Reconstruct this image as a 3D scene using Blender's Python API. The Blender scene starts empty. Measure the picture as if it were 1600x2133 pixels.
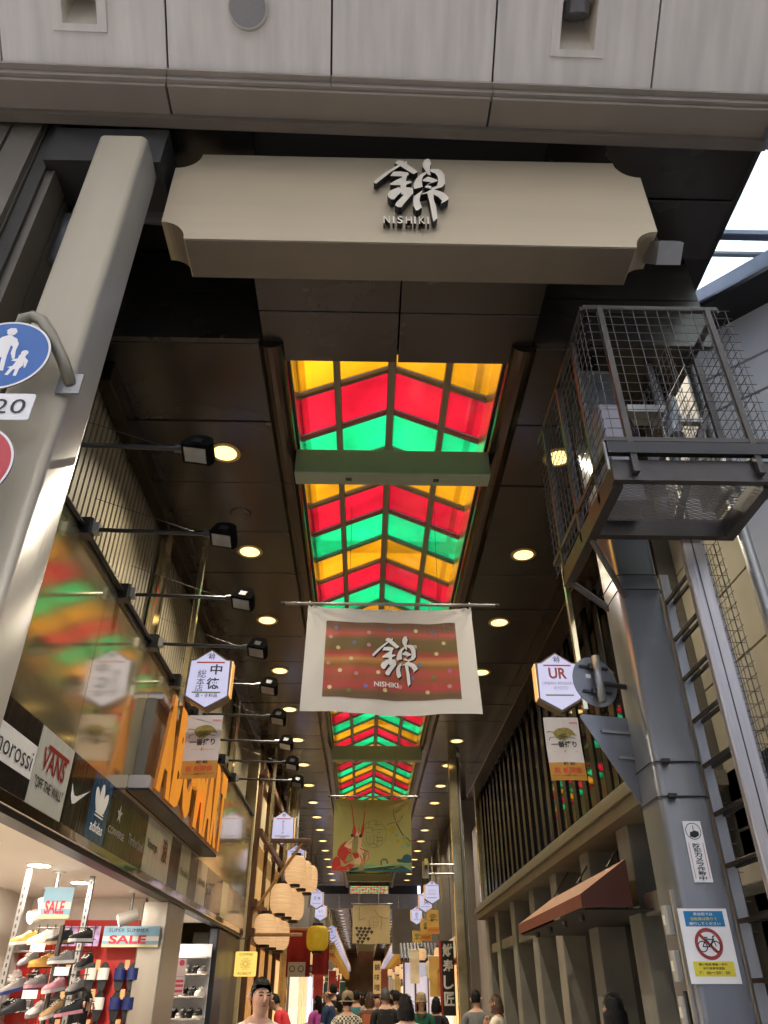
import bpy, bmesh, math, random
from mathutils import Vector, Matrix
R = math.radians
rnd = random.Random(7)
S = bpy.context.scene
COL = S.collection

# ------------------------------------------------------------------ camera, world, sun, exposure
cam = bpy.data.cameras.new('camera'); camo = bpy.data.objects.new('camera', cam); COL.objects.link(camo)
camo.location = (0, 0, 1.55); camo.rotation_euler = (R(90 + 33.3), 0, -R(1.32))
cam.sensor_fit = 'HORIZONTAL'; cam.sensor_width = 36; cam.lens = 1553 / 1600 * 36
cam.clip_start = 0.05; cam.clip_end = 2000
S.camera = camo
SUN_EL, SUN_AZ = 58, -50         # sun in front of the camera, to the left
w = bpy.data.worlds.new('World'); S.world = w; w.use_nodes = True
nt = w.node_tree; nt.nodes.clear()
sky = nt.nodes.new('ShaderNodeTexSky'); sky.sky_type = 'NISHITA'; sky.sun_disc = False
sky.sun_elevation = R(SUN_EL); sky.sun_rotation = R(SUN_AZ); sky.dust_density = 7.0; sky.air_density = .7; sky.ozone_density = .6
bg = nt.nodes.new('ShaderNodeBackground'); bg.inputs['Strength'].default_value = 0.15
wo = nt.nodes.new('ShaderNodeOutputWorld')
nt.links.new(sky.outputs[0], bg.inputs[0]); nt.links.new(bg.outputs[0], wo.inputs[0])
sl = bpy.data.lights.new('sun', 'SUN'); sl.energy = 1.5; sl.angle = R(12); sl.color = (1, .985, .96)
so = bpy.data.objects.new('sun', sl); COL.objects.link(so)
sd = Vector((math.sin(R(SUN_AZ)) * math.cos(R(SUN_EL)), math.cos(R(SUN_AZ)) * math.cos(R(SUN_EL)), math.sin(R(SUN_EL))))
so.rotation_euler = (-sd).to_track_quat('-Z', 'Y').to_euler(); so.location = (0, -5, 30)
vs = S.view_settings
S.display_settings.display_device = 'sRGB'; vs.view_transform = 'Standard'; vs.look = 'None'; vs.gamma = 1; vs.use_curve_mapping = False
vs.exposure = 2.0
cy = S.cycles
cy.use_denoising = True; cy.max_bounces = 10; cy.diffuse_bounces = 5; cy.glossy_bounces = 4; cy.transparent_max_bounces = 12
cy.sample_clamp_indirect = 6; cy.caustics_reflective = False; cy.caustics_refractive = False

# ------------------------------------------------------------------ materials
def C(h, k=1.0):
    h = h.lstrip('#'); o = []
    for i in (0, 2, 4):
        c = int(h[i:i + 2], 16) / 255
        o.append((c / 12.92 if c <= .04045 else ((c + .055) / 1.055) ** 2.4) * k)
    return tuple(o)
MATS = {}
def mat(name, col=(.5, .5, .5), rough=.5, metal=0., var=.1, vscale=3., bump=0., bscale=40., stretch=(1, 1, 1), emit=None, estr=0., trans=0., spec=.5, rvar=.0, coat=0.):
    if name in MATS: return MATS[name]
    m = bpy.data.materials.new(name); m.use_nodes = True; MATS[name] = m
    n, l = m.node_tree.nodes, m.node_tree.links
    p = n['Principled BSDF']
    p.inputs['Roughness'].default_value = rough; p.inputs['Metallic'].default_value = metal
    p.inputs['Specular IOR Level'].default_value = spec
    if coat: p.inputs['Coat Weight'].default_value = coat; p.inputs['Coat Roughness'].default_value = .05
    tc = n.new('ShaderNodeTexCoord'); mp = n.new('ShaderNodeMapping'); mp.inputs['Scale'].default_value = stretch
    l.new(tc.outputs['Object'], mp.inputs[0])
    if var:
        nz = n.new('ShaderNodeTexNoise'); nz.inputs['Scale'].default_value = vscale; nz.inputs['Detail'].default_value = 5
        l.new(mp.outputs[0], nz.inputs['Vector'])
        mr = n.new('ShaderNodeMapRange'); mr.inputs[1].default_value = .3; mr.inputs[2].default_value = .7
        mr.inputs[3].default_value = 1 - var; mr.inputs[4].default_value = 1 + var
        l.new(nz.outputs[0], mr.inputs[0])
        mx = n.new('ShaderNodeVectorMath'); mx.operation = 'SCALE'; mx.inputs[0].default_value = col[:3]
        l.new(mr.outputs[0], mx.inputs['Scale']); l.new(mx.outputs[0], p.inputs['Base Color'])
        if rvar:
            r2 = n.new('ShaderNodeMapRange'); r2.inputs[1].default_value = .3; r2.inputs[2].default_value = .7
            r2.inputs[3].default_value = max(0, rough - rvar); r2.inputs[4].default_value = rough + rvar
            l.new(nz.outputs[0], r2.inputs[0]); l.new(r2.outputs[0], p.inputs['Roughness'])
    else:
        p.inputs['Base Color'].default_value = (*col[:3], 1)
    if bump:
        nb = n.new('ShaderNodeTexNoise'); nb.inputs['Scale'].default_value = bscale; nb.inputs['Detail'].default_value = 3
        l.new(mp.outputs[0], nb.inputs['Vector'])
        b = n.new('ShaderNodeBump'); b.inputs['Strength'].default_value = bump; b.inputs['Distance'].default_value = .02
        l.new(nb.outputs[0], b.inputs['Height']); l.new(b.outputs[0], p.inputs['Normal'])
    if emit:
        p.inputs['Emission Color'].default_value = (*emit[:3], 1); p.inputs['Emission Strength'].default_value = estr
    if trans:
        tr = n.new('ShaderNodeBsdfTranslucent'); tr.inputs[0].default_value = (*col[:3], 1)
        ms = n.new('ShaderNodeMixShader'); ms.inputs[0].default_value = trans
        l.new(p.outputs[0], ms.inputs[1]); l.new(tr.outputs[0], ms.inputs[2]); l.new(ms.outputs[0], n['Material Output'].inputs[0])
    return m
def glassmat(name, tint, gl=.06):
    """coloured see-through roof glazing"""
    m = bpy.data.materials.new(name); m.use_nodes = True; MATS[name] = m
    n, l = m.node_tree.nodes, m.node_tree.links; n.remove(n['Principled BSDF'])
    t = n.new('ShaderNodeBsdfTransparent'); t.inputs[0].default_value = (*tint, 1)
    d = n.new('ShaderNodeBsdfTranslucent'); d.inputs[0].default_value = (*tint, 1)
    g = n.new('ShaderNodeBsdfGlossy'); g.inputs['Roughness'].default_value = .08
    ge = n.new('ShaderNodeNewGeometry'); nz = n.new('ShaderNodeTexNoise'); nz.inputs['Scale'].default_value = .9; nz.inputs['Detail'].default_value = 6; nz.inputs['Roughness'].default_value = .6
    l.new(ge.outputs['Position'], nz.inputs['Vector'])
    mr = n.new('ShaderNodeMapRange'); mr.inputs[1].default_value = .32; mr.inputs[2].default_value = .68; mr.inputs[3].default_value = .55; mr.inputs[4].default_value = 1.12
    l.new(nz.outputs[0], mr.inputs[0]); sc_ = n.new('ShaderNodeVectorMath'); sc_.operation = 'SCALE'; sc_.inputs[0].default_value = tint; l.new(mr.outputs[0], sc_.inputs['Scale'])
    l.new(sc_.outputs[0], t.inputs[0]); l.new(sc_.outputs[0], d.inputs[0])
    a = n.new('ShaderNodeMixShader'); a.inputs[0].default_value = .45
    b = n.new('ShaderNodeMixShader'); b.inputs[0].default_value = gl
    l.new(t.outputs[0], a.inputs[1]); l.new(d.outputs[0], a.inputs[2]); l.new(a.outputs[0], b.inputs[1]); l.new(g.outputs[0], b.inputs[2])
    l.new(b.outputs[0], n['Material Output'].inputs[0]); return m
def emis(name, col, s):
    return mat(name, (.8, .8, .8), .4, var=0, emit=col, estr=s)

steel = mat('brushed_steel', C('#aaa498'), .34, .5, .10, 4, .05, 60, (1, 1, .04), rvar=.06)
steel_warm = mat('warm_polished_steel', C('#e8dab0'), .115, .86, .05, 2, .05, 1.4, (.4, .7, 2.2), rvar=.03)
steel_light = mat('galvanised_steel', C('#9d9c9a'), .42, .75, .2, 5, .1, 30, (1, 1, .15), rvar=.1)
steel_dark = mat('dark_steel', C('#4b4744'), .42, .7, .15, 6, .05, 30)
bronze = mat('bronze_trim', C('#4a4037'), .22, .85, .1, 3)
ceil_m = mat('ceiling_panel_brown', C('#3c3732'), .25, .5, .1, 1.2, .03, .9, rvar=.06)
ceil_dark = mat('ceiling_void_dark', C('#231f1c'), .7, 0, .15, 2)
fascia_m = mat('fascia_panel_beige', C('#d4cdc4'), .38, .1, .13, 2.2, .02, 6, (3.5, .35, .35))
fascia_edge = mat('fascia_joint_dark', C('#3a352f'), .7, 0, .1)
signface = mat('sign_face_champagne', C('#b4a68c'), .42, .45, .14, 1.3, .03, 50, (.05, 1, 1))
signlow = mat('sign_underside', C('#6b6152'), .5, .2, .05)
rib_m = mat('ribbed_siding', C('#a0957c'), .5, .1, .1, 2)
concrete = mat('concrete', C('#7b7a72'), .85, 0, .2, 2.2, .25, 14)
concrete_w = mat('concrete_beige', C('#928c7a'), .8, 0, .1, 1.8, .15, 12)
white_wall = mat('white_paint', C('#e4ded4'), .6, 0, .03, 2)
pale_wall = mat('pale_blue_grey_wall', C('#b9bcc2'), .6, 0, .08, 1.6)
black = mat('black_paint', (.012, .012, .012), .35, .1, .1)
blackm = mat('matt_black', (.015, .014, .013), .6, 0, .1)
wood = mat('dark_wood', C('#5a3d28'), .55, 0, .25, 8, .2, 30, (6, 6, .6))
wood_light = mat('light_wood', C('#a87b4a'), .55, 0, .2, 8, .15, 30, (6, 6, .6))
glass_dark = mat('dark_window_glass', (.012, .012, .013), .025, 0, 0, spec=.9, coat=.6)
ground_m = mat('paving_stone', C('#9c938a'), .75, 0, .12, 2.5, .2, 20)
red_m = mat('red_panel', C('#c8281e'), .5, 0, .05)
white_p = mat('white_print', C('#eeeae4'), .5, 0, .03)
blue_sign = mat('sign_blue', C('#1f5fa8'), .35, 0, .04)
red_sign = mat('sign_red', C('#c43a3f'), .35, 0, .04)
ink = mat('black_ink', (.012, .012, .012), .5, 0, 0)
red_ink = mat('red_ink', C('#b8262c'), .5, 0, 0)
orange_l = mat('orange_letter', C('#e89a3c'), .35, 0, .06, emit=C('#f09428'), estr=.10)
amber_e = emis('amber_light_panel', C('#f0a030'), .22)
signlit = mat('lit_sign_white', (.3, .3, .33), .35, var=.02, emit=C('#d2d2ff'), estr=.155)
downlight_e = emis('downlight_glow', C('#ffd884'), .62)
shoplight_e = emis('shop_light_glow', C('#fff0e0'), 105)
lantern_e = mat('lantern_paper', C('#b8a07c'), .7, 0, .2, 9, .3, 30, (.3, .3, 4), emit=C('#f2bd86'), estr=.17)

# ------------------------------------------------------------------ mesh helpers
class MB:
    def __init__(s): s.v = []; s.f = []; s.m = []
    def add(s, vs, fs, mi=0):
        b = len(s.v); s.v += [tuple(q) for q in vs]; s.f += [tuple(i + b for i in q) for q in fs]; s.m += [mi] * len(fs); return s
    def box(s, x0, x1, y0, y1, z0, z1, mi=0, M=None):
        vs = [Vector(q) for q in ((x0, y0, z0), (x1, y0, z0), (x1, y1, z0), (x0, y1, z0), (x0, y0, z1), (x1, y0, z1), (x1, y1, z1), (x0, y1, z1))]
        if M is not None: vs = [M @ q for q in vs]
        return s.add(vs, [(0, 3, 2, 1), (4, 5, 6, 7), (0, 1, 5, 4), (1, 2, 6, 5), (2, 3, 7, 6), (3, 0, 4, 7)], mi)
    def cbox(s, x0, x1, y0, y1, z0, z1, c=.01, mi=0):   # bar along the longest axis with chamfered corners
        d = [x1 - x0, y1 - y0, z1 - z0]; a = d.index(max(d)); o = [i for i in range(3) if i != a]
        lo = (x0, y0, z0); hi = (x1, y1, z1); u0, u1, v0, v1 = lo[o[0]], hi[o[0]], lo[o[1]], hi[o[1]]
        P = [(u0 + c, v0), (u1 - c, v0), (u1, v0 + c), (u1, v1 - c), (u1 - c, v1), (u0 + c, v1), (u0, v1 - c), (u0, v0 + c)]
        vs = []
        for e in (lo[a], hi[a]):
            for p in P:
                q = [0, 0, 0]; q[a] = e; q[o[0]] = p[0]; q[o[1]] = p[1]; vs.append(q)
        fs = [tuple(range(7, -1, -1)), tuple(range(8, 16))] + [(i, (i + 1) % 8, 8 + (i + 1) % 8, 8 + i) for i in range(8)]
        return s.add(vs, fs, mi)
    def prism(s, poly, fr, t0, t1, mi=0, back=True, smi=None):      # poly in frame plane, extruded along frame normal
        o, x, y, nn = fr; n = len(poly)
        if sum(poly[i][0] * poly[(i + 1) % n][1] - poly[(i + 1) % n][0] * poly[i][1] for i in range(n)) < 0: poly = poly[::-1]
        vs = [o + x * p[0] + y * p[1] + nn * t for t in (t0, t1) for p in poly]
        fs = [tuple(range(n, 2 * n))] + [(i, (i + 1) % n, n + (i + 1) % n, n + i) for i in range(n)]
        if back: fs.append(tuple(range(n - 1, -1, -1)))
        s.add(vs, fs, mi)
        if smi is not None: s.m[-len(fs) + 1:] = [smi] * (len(fs) - 1)
        return s
    def tube(s, pts, r, n=8, mi=0, cap=True):
        pts = [Vector(p) for p in pts]; rings = []; rr = r if isinstance(r, (list, tuple)) else [r] * len(pts)
        up = Vector((.31, .17, .93))
        for i, p in enumerate(pts):
            d = (pts[min(i + 1, len(pts) - 1)] - pts[max(i - 1, 0)]).normalized()
            a = d.cross(up)
            if a.length < .05: a = d.cross(Vector((1, 0, 0)))
            a.normalize(); b = d.cross(a)
            rings.append([p + a * math.cos(2 * math.pi * k / n) * rr[i] + b * math.sin(2 * math.pi * k / n) * rr[i] for k in range(n)])
        vs = [q for g in rings for q in g]; fs = []
        for i in range(len(pts) - 1):
            for k in range(n): fs.append((i * n + k, i * n + (k + 1) % n, (i + 1) * n + (k + 1) % n, (i + 1) * n + k))
        if cap: fs += [tuple(range(n - 1, -1, -1)), tuple((len(pts) - 1) * n + k for k in range(n))]
        return s.add(vs, fs, mi)
    def lathe(s, prof, c, n=20, ax='z', mi=0):
        vs = []; fs = []; c = Vector(c)
        for r, h in prof:
            for k in range(n):
                a = 2 * math.pi * k / n
                vs.append(c + (Vector((r * math.cos(a), r * math.sin(a), h)) if ax == 'z' else Vector((r * math.cos(a), h, r * math.sin(a))) if ax == 'y' else Vector((h, r * math.cos(a), r * math.sin(a)))))
        for i in range(len(prof) - 1):
            for k in range(n): fs.append((i * n + k, i * n + (k + 1) % n, (i + 1) * n + (k + 1) % n, (i + 1) * n + k))
        return s.add(vs, fs, mi)
    def disc(s, c, r, fr, n=24, mi=0, ry=None):
        o, x, y, nn = fr; ry = ry or r
        return s.add([o + x * (c[0] + r * math.cos(2 * math.pi * k / n)) + y * (c[1] + ry * math.sin(2 * math.pi * k / n)) for k in range(n)], [tuple(range(n))], mi)
    def poly(s, pts, fr, mi=0, off=0.):
        o, x, y, nn = fr; n = len(pts)
        if sum(pts[i][0] * pts[(i + 1) % n][1] - pts[(i + 1) % n][0] * pts[i][1] for i in range(n)) < 0: pts = pts[::-1]
        return s.add([o + x * p[0] + y * p[1] + nn * off for p in pts], [tuple(range(n))], mi)
    def grid(s, fn, nu, nv, mi=0):
        vs = [fn(i / nu, j / nv) for j in range(nv + 1) for i in range(nu + 1)]
        return s.add(vs, [(j * (nu + 1) + i, j * (nu + 1) + i + 1, (j + 1) * (nu + 1) + i + 1, (j + 1) * (nu + 1) + i) for j in range(nv) for i in range(nu)], mi)
    def build(s, name, m, parent=None, smooth=False, warp=None):
        me = bpy.data.meshes.new(name)
        vs = [warp(Vector(q)) for q in s.v] if warp else s.v
        me.from_pydata([tuple(q) for q in vs], [], s.f)
        ms = m if isinstance(m, (list, tuple)) else [m]
        for q in ms: me.materials.append(q)
        if len(ms) > 1: me.polygons.foreach_set('material_index', s.m)
        if smooth: me.polygons.foreach_set('use_smooth', [True] * len(me.polygons))
        me.update()
        return link(name, me, parent)
def link(name, me, parent=None):
    o = bpy.data.objects.new(name, me); COL.objects.link(o)
    if parent is not None:
        o.parent = parent; o.matrix_parent_inverse = PINV[parent.name]
    if name not in ('x',): PINV[o.name] = Matrix.Identity(4) if parent is None else PINV_child(parent)
    return o
PINV = {}
def PINV_child(parent): return Matrix.Identity(4)
def thing(name, label, cat, loc=(0, 0, 0), group=None, kind=None):
    o = bpy.data.objects.new(name, None); COL.objects.link(o); o.location = loc; o.empty_display_size = .1
    PINV[o.name] = Matrix.Translation(-Vector(loc))
    return tag(o, label, cat, group, kind)
def tag(o, label=None, cat=None, group=None, kind=None):
    if label: o['label'] = label
    if cat: o['category'] = cat
    if group: o['group'] = group
    if kind: o['kind'] = kind
    return o
def dup(root, loc=None, label=None, group=None, rotz=None):
    r = root.copy(); COL.objects.link(r)
    if loc is not None: r.location = loc
    if rotz is not None: r.rotation_euler.z = rotz
    if label: r['label'] = label
    if group: r['group'] = group
    for ch in list(root.children):
        c = ch.copy(); COL.objects.link(c); c.parent = r; c.matrix_parent_inverse = ch.matrix_parent_inverse.copy()
        for g in list(ch.children):
            d = g.copy(); COL.objects.link(d); d.parent = c; d.matrix_parent_inverse = g.matrix_parent_inverse.copy()
    return r
V = Vector
def FR(o, x=(1, 0, 0), y=(0, 0, 1)):
    x = V(x).normalized(); y = V(y).normalized(); return (V(o), x, y, x.cross(y))
def camface(o): return FR(o)                              # faces -Y (towards the crossing street)
def leftface(o): return FR(o, (0, 1, 0))                  # on the left-hand wall, faces +X
_tc = {}
def textraw(s, bold=0., spacing=1.):
    k = (s, bold, spacing)
    if k not in _tc:
        cu = bpy.data.curves.new('t', 'FONT'); cu.body = s; cu.offset = bold; cu.resolution_u = 3; cu.space_character = spacing
        cu.align_x = 'CENTER'; cu.align_y = 'CENTER'; cu.fill_mode = 'FRONT'
        o = bpy.data.objects.new('t', cu); me = o.to_mesh()
        vs = [tuple(q.co) for q in me.vertices]; fs = [tuple(p.vertices) for p in me.polygons]
        o.to_mesh_clear(); bpy.data.objects.remove(o); bpy.data.curves.remove(cu)
        xs = [q[0] for q in vs] or [0, 1]; ys = [q[1] for q in vs] or [0, 1]
        _tc[k] = (vs, fs, min(xs), max(xs), min(ys), max(ys))
    return _tc[k]
def put_text(mb, s, fr, cx, cy, w=None, h=None, bold=0., off=.003, ext=0., mi=0, spacing=1.):
    vs, fs, x0, x1, y0, y1 = textraw(s, bold, spacing)
    if not vs: return mb
    if w is None: w = h * (x1 - x0) / max(1e-6, y1 - y0)
    if h is None: h = w * (y1 - y0) / max(1e-6, x1 - x0)
    sx = w / max(1e-6, x1 - x0); sy = h / max(1e-6, y1 - y0); o, x, y, nn = fr
    fn = lambda q, t: o + x * (cx + (q[0] - (x0 + x1) / 2) * sx) + y * (cy + (q[1] - (y0 + y1) / 2) * sy) + nn * t
    if ext:
        vv = [fn(q, off + ext) for q in vs]; n = len(vs); vv += [fn(q, off) for q in vs]
        ec = {}
        for f in fs:
            for a, b in zip(f, f[1:] + f[:1]): ec[(a, b)] = 1
        side = [(b, a, a + n, b + n) for (a, b) in ec if (b, a) not in ec]
        mb.add(vv, list(fs), mi); mb.f += [tuple(i + len(mb.v) - len(vv) for i in q) for q in side]; mb.m += [mi + 1] * len(side)
    else: mb.add([fn(q, off) for q in vs], fs, mi)
    return mb
# brush-drawn kanji of the arcade, outlined stroke by stroke (unit box: x 0..1 right, y 0..1 up)
KAN = [[(500, 200), (560, 150), (640, 155), (680, 180), (715, 150), (730, 165), (715, 205), (910, 345), (840, 385), (800, 370), (600, 250)],
 [(600, 250), (400, 380), (165, 565), (125, 545), (135, 515), (300, 390), (480, 280), (580, 225)],
 [(470, 355), (600, 350), (730, 365), (752, 395), (715, 425), (630, 435), (415, 430)],
 [(630, 435), (715, 425), (690, 520), (600, 585), (415, 585), (415, 560), (520, 500), (620, 455)],
 [(690, 515), (785, 515), (795, 540), (700, 575), (690, 620), (780, 625), (805, 650), (720, 720), (660, 740), (615, 745), (600, 700), (590, 610), (600, 580)],
 [(365, 740), (420, 680), (570, 620), (600, 660), (600, 710), (540, 760), (480, 825), (430, 825), (380, 790)],
 [(660, 740), (815, 650), (815, 720), (660, 880), (605, 950), (545, 950), (495, 915), (520, 870), (620, 780)],
 [(1000, 200), (1040, 140), (1090, 110), (1130, 115), (1165, 190), (1140, 240), (1130, 300), (1140, 405), (1090, 390), (1040, 310), (1005, 260)],
 [(1040, 345), (1080, 360), (1000, 430), (975, 500), (985, 600), (840, 640), (820, 600), (840, 540), (880, 460), (960, 390)],
 [(1120, 300), (1280, 290), (1340, 320), (1385, 390), (1390, 540), (1330, 600), (1160, 650), (1130, 620), (1240, 580), (1270, 500), (1260, 420), (1220, 370), (1150, 345)],
 [(1000, 510), (990, 495), (1020, 470), (1090, 430), (1270, 490), (1240, 510), (1120, 545), (1060, 580), (1140, 590), (1130, 635), (1020, 610), (1090, 550), (1140, 525)],
 [(980, 665), (930, 770), (920, 830), (955, 945), (880, 990), (850, 990), (810, 920), (810, 820), (850, 750)],
 [(930, 740), (1060, 690), (1150, 640), (1300, 680), (1380, 720), (1430, 785), (1420, 810), (1285, 880), (1310, 830), (1250, 770), (1165, 730), (1060, 715), (960, 735)],
 [(1060, 715), (1165, 725), (1170, 820), (1200, 930), (1210, 1110), (1140, 1165), (1125, 1100), (1100, 900)]]
def kanji(mb, fr, x0, y0, w, h, off=.003, ext=0., mi=0, grow=0.):
    for i, st in enumerate(KAN):
        pts = [(x0 + (p[0] - 125) / 1305 * w, y0 + (1165 - p[1]) / 1055 * h) for p in st]
        if ext: mb.prism(pts, fr, off, off + ext + .0012 * (i % 7), mi, smi=mi + 1)
        else: mb.poly(pts, fr, mi, off + .0004 * (i % 5))
    return mb
def parts(mb_fn, name, m, parent, **k):
    b = MB(); mb_fn(b); return b.build(name, m, parent, **k)

ORD = ['first', 'second', 'third', 'fourth', 'fifth', 'sixth', 'seventh', 'eighth', 'ninth', 'tenth', 'eleventh', 'twelfth', 'thirteenth', 'fourteenth', 'fifteenth', 'sixteenth', 'seventeenth', 'eighteenth', 'nineteenth', 'twentieth']
# ------------------------------------------------------------------ the setting: ground and ceiling
b = MB(); b.box(-60, 60, -60, 180, -.3, 0); g = b.build('ground', mat('asphalt', C('#7c7d7e'), .9, 0, .12, .8, .2, 30)); tag(g, kind='structure')
g = MB().box(-2.3, 2.9, -.5, 120, .004, .02).build('pavement', ground_m); tag(g, kind='structure')
bx = [-2.3 + i * .65 for i in range(9)]
slab = MB().box(.006, .642, .006, .892, .02, .028).build('paving_slab', mat('paving_slab', C('#9d9a97'), .7, 0, .15, 3, .15, 25), g)
slab.location = (bx[0], -.5, 0)
for j in range(12):
    for i in range(8):
        if i or j:
            c = slab.copy(); COL.objects.link(c); c.location = (bx[i], -.5 + j * .9, 0)

ZC = 6.35; CX = .23
cb = MB()
for (x0, x1) in ((-2.6, -.86), (1.3, 2.85)):
    cb.box(x0, x1, 4.66, 41, ZC + .05, ZC + .5); cb.box(x0, x1, 45, 120, ZC + .05, ZC + .5)
cb.box(-2.75, 3.27, 3.3, 4.655, 7.55, 7.75); cb.box(1.42, 3.27, 4.655, 5.15, 7.55, 7.75)
ceiling = cb.build('ceiling', ceil_dark); tag(ceiling, kind='structure')
PY0 = 4.66; PP = 1.04
for (x0, x1) in ((-2.5, -.955), (1.415, 2.8)):
    first = None
    for k in range(35):
        if first is None:
            first = MB().cbox(x0, x1, .006, PP - .006, ZC, ZC + .03, .006).build('ceiling_panel', ceil_m, ceiling); first.location = (0, PY0, 0); p = first
        else:
            p = first.copy(); COL.objects.link(p); p.location = (0, PY0 + k * PP, 0)
        if k > 0: p.location.z = rnd.uniform(-.004, .004); p.rotation_euler = (rnd.uniform(-.002, .002), rnd.uniform(-.0015, .0015), 0)
b = MB()
for k in range(70):
    for (x0, x1) in ((-2.5, -.955), (1.415, 2.8)): b.box(x0, x1, 45 + k * PP + .01, 45 + (k + 1) * PP - .01, ZC, ZC + .04)
tag(b.build('ceiling_panel', ceil_m, ceiling), kind='stuff')
for (x0, x1) in ((-2.7, -.96), (1.42, 3.0)):         # upright step between the entrance bay and the lower ceiling
    for z0, z1 in ((6.352, 6.93), (6.945, 7.54)): MB().box(x0, x1, 4.60, 4.655, z0, z1).build('ceiling_step_panel', ceil_m, ceiling)
for (x0, x1) in ((-.94, .222), (.238, 1.40)):          # lowered soffit in front of the skylight
    for y0, y1 in ((3.8, 4.28), (4.29, 4.86)): MB().cbox(x0, x1, y0, y1, ZC, ZC + .2, .006).build('soffit_panel', ceil_m, ceiling)
MB().box(-.95, 1.41, 3.82, 4.84, ZC + .201, ZC + .26).build('soffit_backing', ceil_dark, ceiling)
for (x0, x1) in ((-2.5, -1.0), (1.45, 3.2)):
    for k in range(2): MB().cbox(x0, x1, 3.32 + k * .64, 3.94 + k * .64, 7.5, 7.54, .006).build('entrance_ceiling_panel', ceil_m, ceiling)
# edge beams along both sides under the ceiling
for x0, x1, y0, y1, z0 in ((-2.44, -2.3, 4.9, 41, 6.12), (2.62, 2.9, 5.3, 20.3, 6.0)):
    MB().cbox(x0, x1, y0, y1, z0, ZC - .002, .01).build('edge_beam', bronze, ceiling)

# ------------------------------------------------------------------ coloured skylight
sk = thing('skylight', 'long gabled skylight of red, teal and yellow panes running down the arcade', 'skylight', (CX, 5, ZC))
EX = 1.03; EZ = 7.08; RZ = 7.53; PITCH = .722; YB = 6.12
pm = [glassmat('pane_red', (.36, .006, .016)), glassmat('pane_teal', (.006, .34, .105)), glassmat('pane_yellow', (.40, .17, .004))]
bar_m = mat('skylight_bar', C('#7d796a'), .4, .3, .1)
def slope(side, t): return V((CX + side * EX * (1 - t), 0, EZ + (RZ - EZ) * t))
protos = {}
for k in range(-2, 51):
    y0 = YB + k * PITCH; mi = k % 3
    if y0 + PITCH > 41: continue
    for side in (-1, 1):
        for ci, (t0, t1) in enumerate(((.0, .40), (.43, .97))):
            key = (mi, side, ci)
            if key not in protos:
                a, c = slope(side, t0), slope(side, t1); y = .035
                q = MB(); nn = V((0, 0, .012))
                vs = [a + V((0, y, 0)), c + V((0, y, 0)), c + V((0, PITCH - .035, 0)), a + V((0, PITCH - .035, 0))]
                q.add(vs, [(0, 1, 2, 3)])
                o = q.build('pane', pm[mi], sk); protos[key] = o
            else:
                o = protos[key].copy(); COL.objects.link(o)
            o.location = (0, y0, 0)
            if k < 0: o.location.y = y0
rb = {}
for k in range(-2, 52):
    y0 = YB + k * PITCH
    if y0 > 41: continue
    for side in (-1, 1):
        if side not in rb:
            a, c = slope(side, -.02), slope(side, 1.0); q = MB()
            vs = []
            for p in (a, c):
                for dy, dz in ((-.027, -.05), (.027, -.05), (.027, .02), (-.027, .02)): vs.append(p + V((0, dy, dz)))
            q.add(vs, [(0, 1, 2, 3), (7, 6, 5, 4), (0, 4, 5, 1), (1, 5, 6, 2), (2, 6, 7, 3), (3, 7, 4, 0)])
            o = q.build('rafter', bar_m, sk); rb[side] = o
        else:
            o = rb[side].copy(); COL.objects.link(o)
        o.location = (0, y0, 0)
MB().cbox(CX - .045, CX + .045, 4.9, 41, RZ - .10, RZ + .02, .01).build('ridge_bar', bar_m, sk)
for side in (-1, 1):
    p = slope(side, .415); MB().cbox(p.x - .036, p.x + .036, 4.9, 41, p.z - .07, p.z + .03, .006).build('purlin', bar_m, sk)
    MB().box(CX + side * .985 - .016, CX + side * .985 + .016, 4.9, 41, 6.42, 6.46).build('rail', black, sk)
    MB().add([(CX + side * .997, 4.9, 6.44), (CX + side * .997, 41, 6.44), (CX + side * 1.026, 41, 6.33), (CX + side * 1.026, 4.9, 6.33)], [(0, 1, 2, 3)]).build('well_lip', mat('skylight_well_cream', C('#dcd6c6'), .2, .45, .05), sk)
    MB().box(min(CX + side * 1.03, CX + side * 1.09), max(CX + side * 1.03, CX + side * 1.09), 4.9, 41, 6.34, 7.16).build('well_side', mat('skylight_well_cream'), sk)
    # rounded bronze gutter cover, in lengths
    pr = []
    for a in range(0, 181, 20): pr.append((.115 * math.cos(R(a)), -.10 * math.sin(R(a))))
    q0 = None
    for k in range(18):
        y0 = 4.62 + k * 2.03
        if q0 is None:
            q = MB(); fr = (V((CX + side * 1.11, 0, 6.37)), V((1, 0, 0)), V((0, 0, 1)), V((0, 1, 0)))
            n = len(pr); vs = [fr[0] + fr[1] * u + fr[2] * v + fr[3] * t for t in (.004, 2.026) for u, v in pr]
            q.add(vs, [(i, i + 1, n + i + 1, n + i) for i in range(n - 1)] + [tuple(range(n)), tuple(range(2 * n - 1, n - 1, -1))])
            q0 = q.build('gutter_cover', bronze, sk, smooth=False); q0.location = (0, y0, 0)
        else:
            o = q0.copy(); COL.objects.link(o); o.location = (0, y0, 0)
MB().prism([(-1.1, 6.55), (1.1, 6.55), (1.1, 7.12), (0, 7.6), (-1.1, 7.12)], FR((CX, 4.9, 0)), -.06, 0).build('gable_end', ceil_m, sk)
MB().prism([(-1.1, 6.35), (1.1, 6.35), (1.1, 7.12), (0, 7.6), (-1.1, 7.12)], FR((CX, 41.06, 0)), 0, .06).build('gable_end', ceil_m, sk)
beam_m = mat('beam_cladding_tinted', C('#86927c'), .4, .25, .06)  # greenish light of the teal panes tinted into the beam colour
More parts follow.
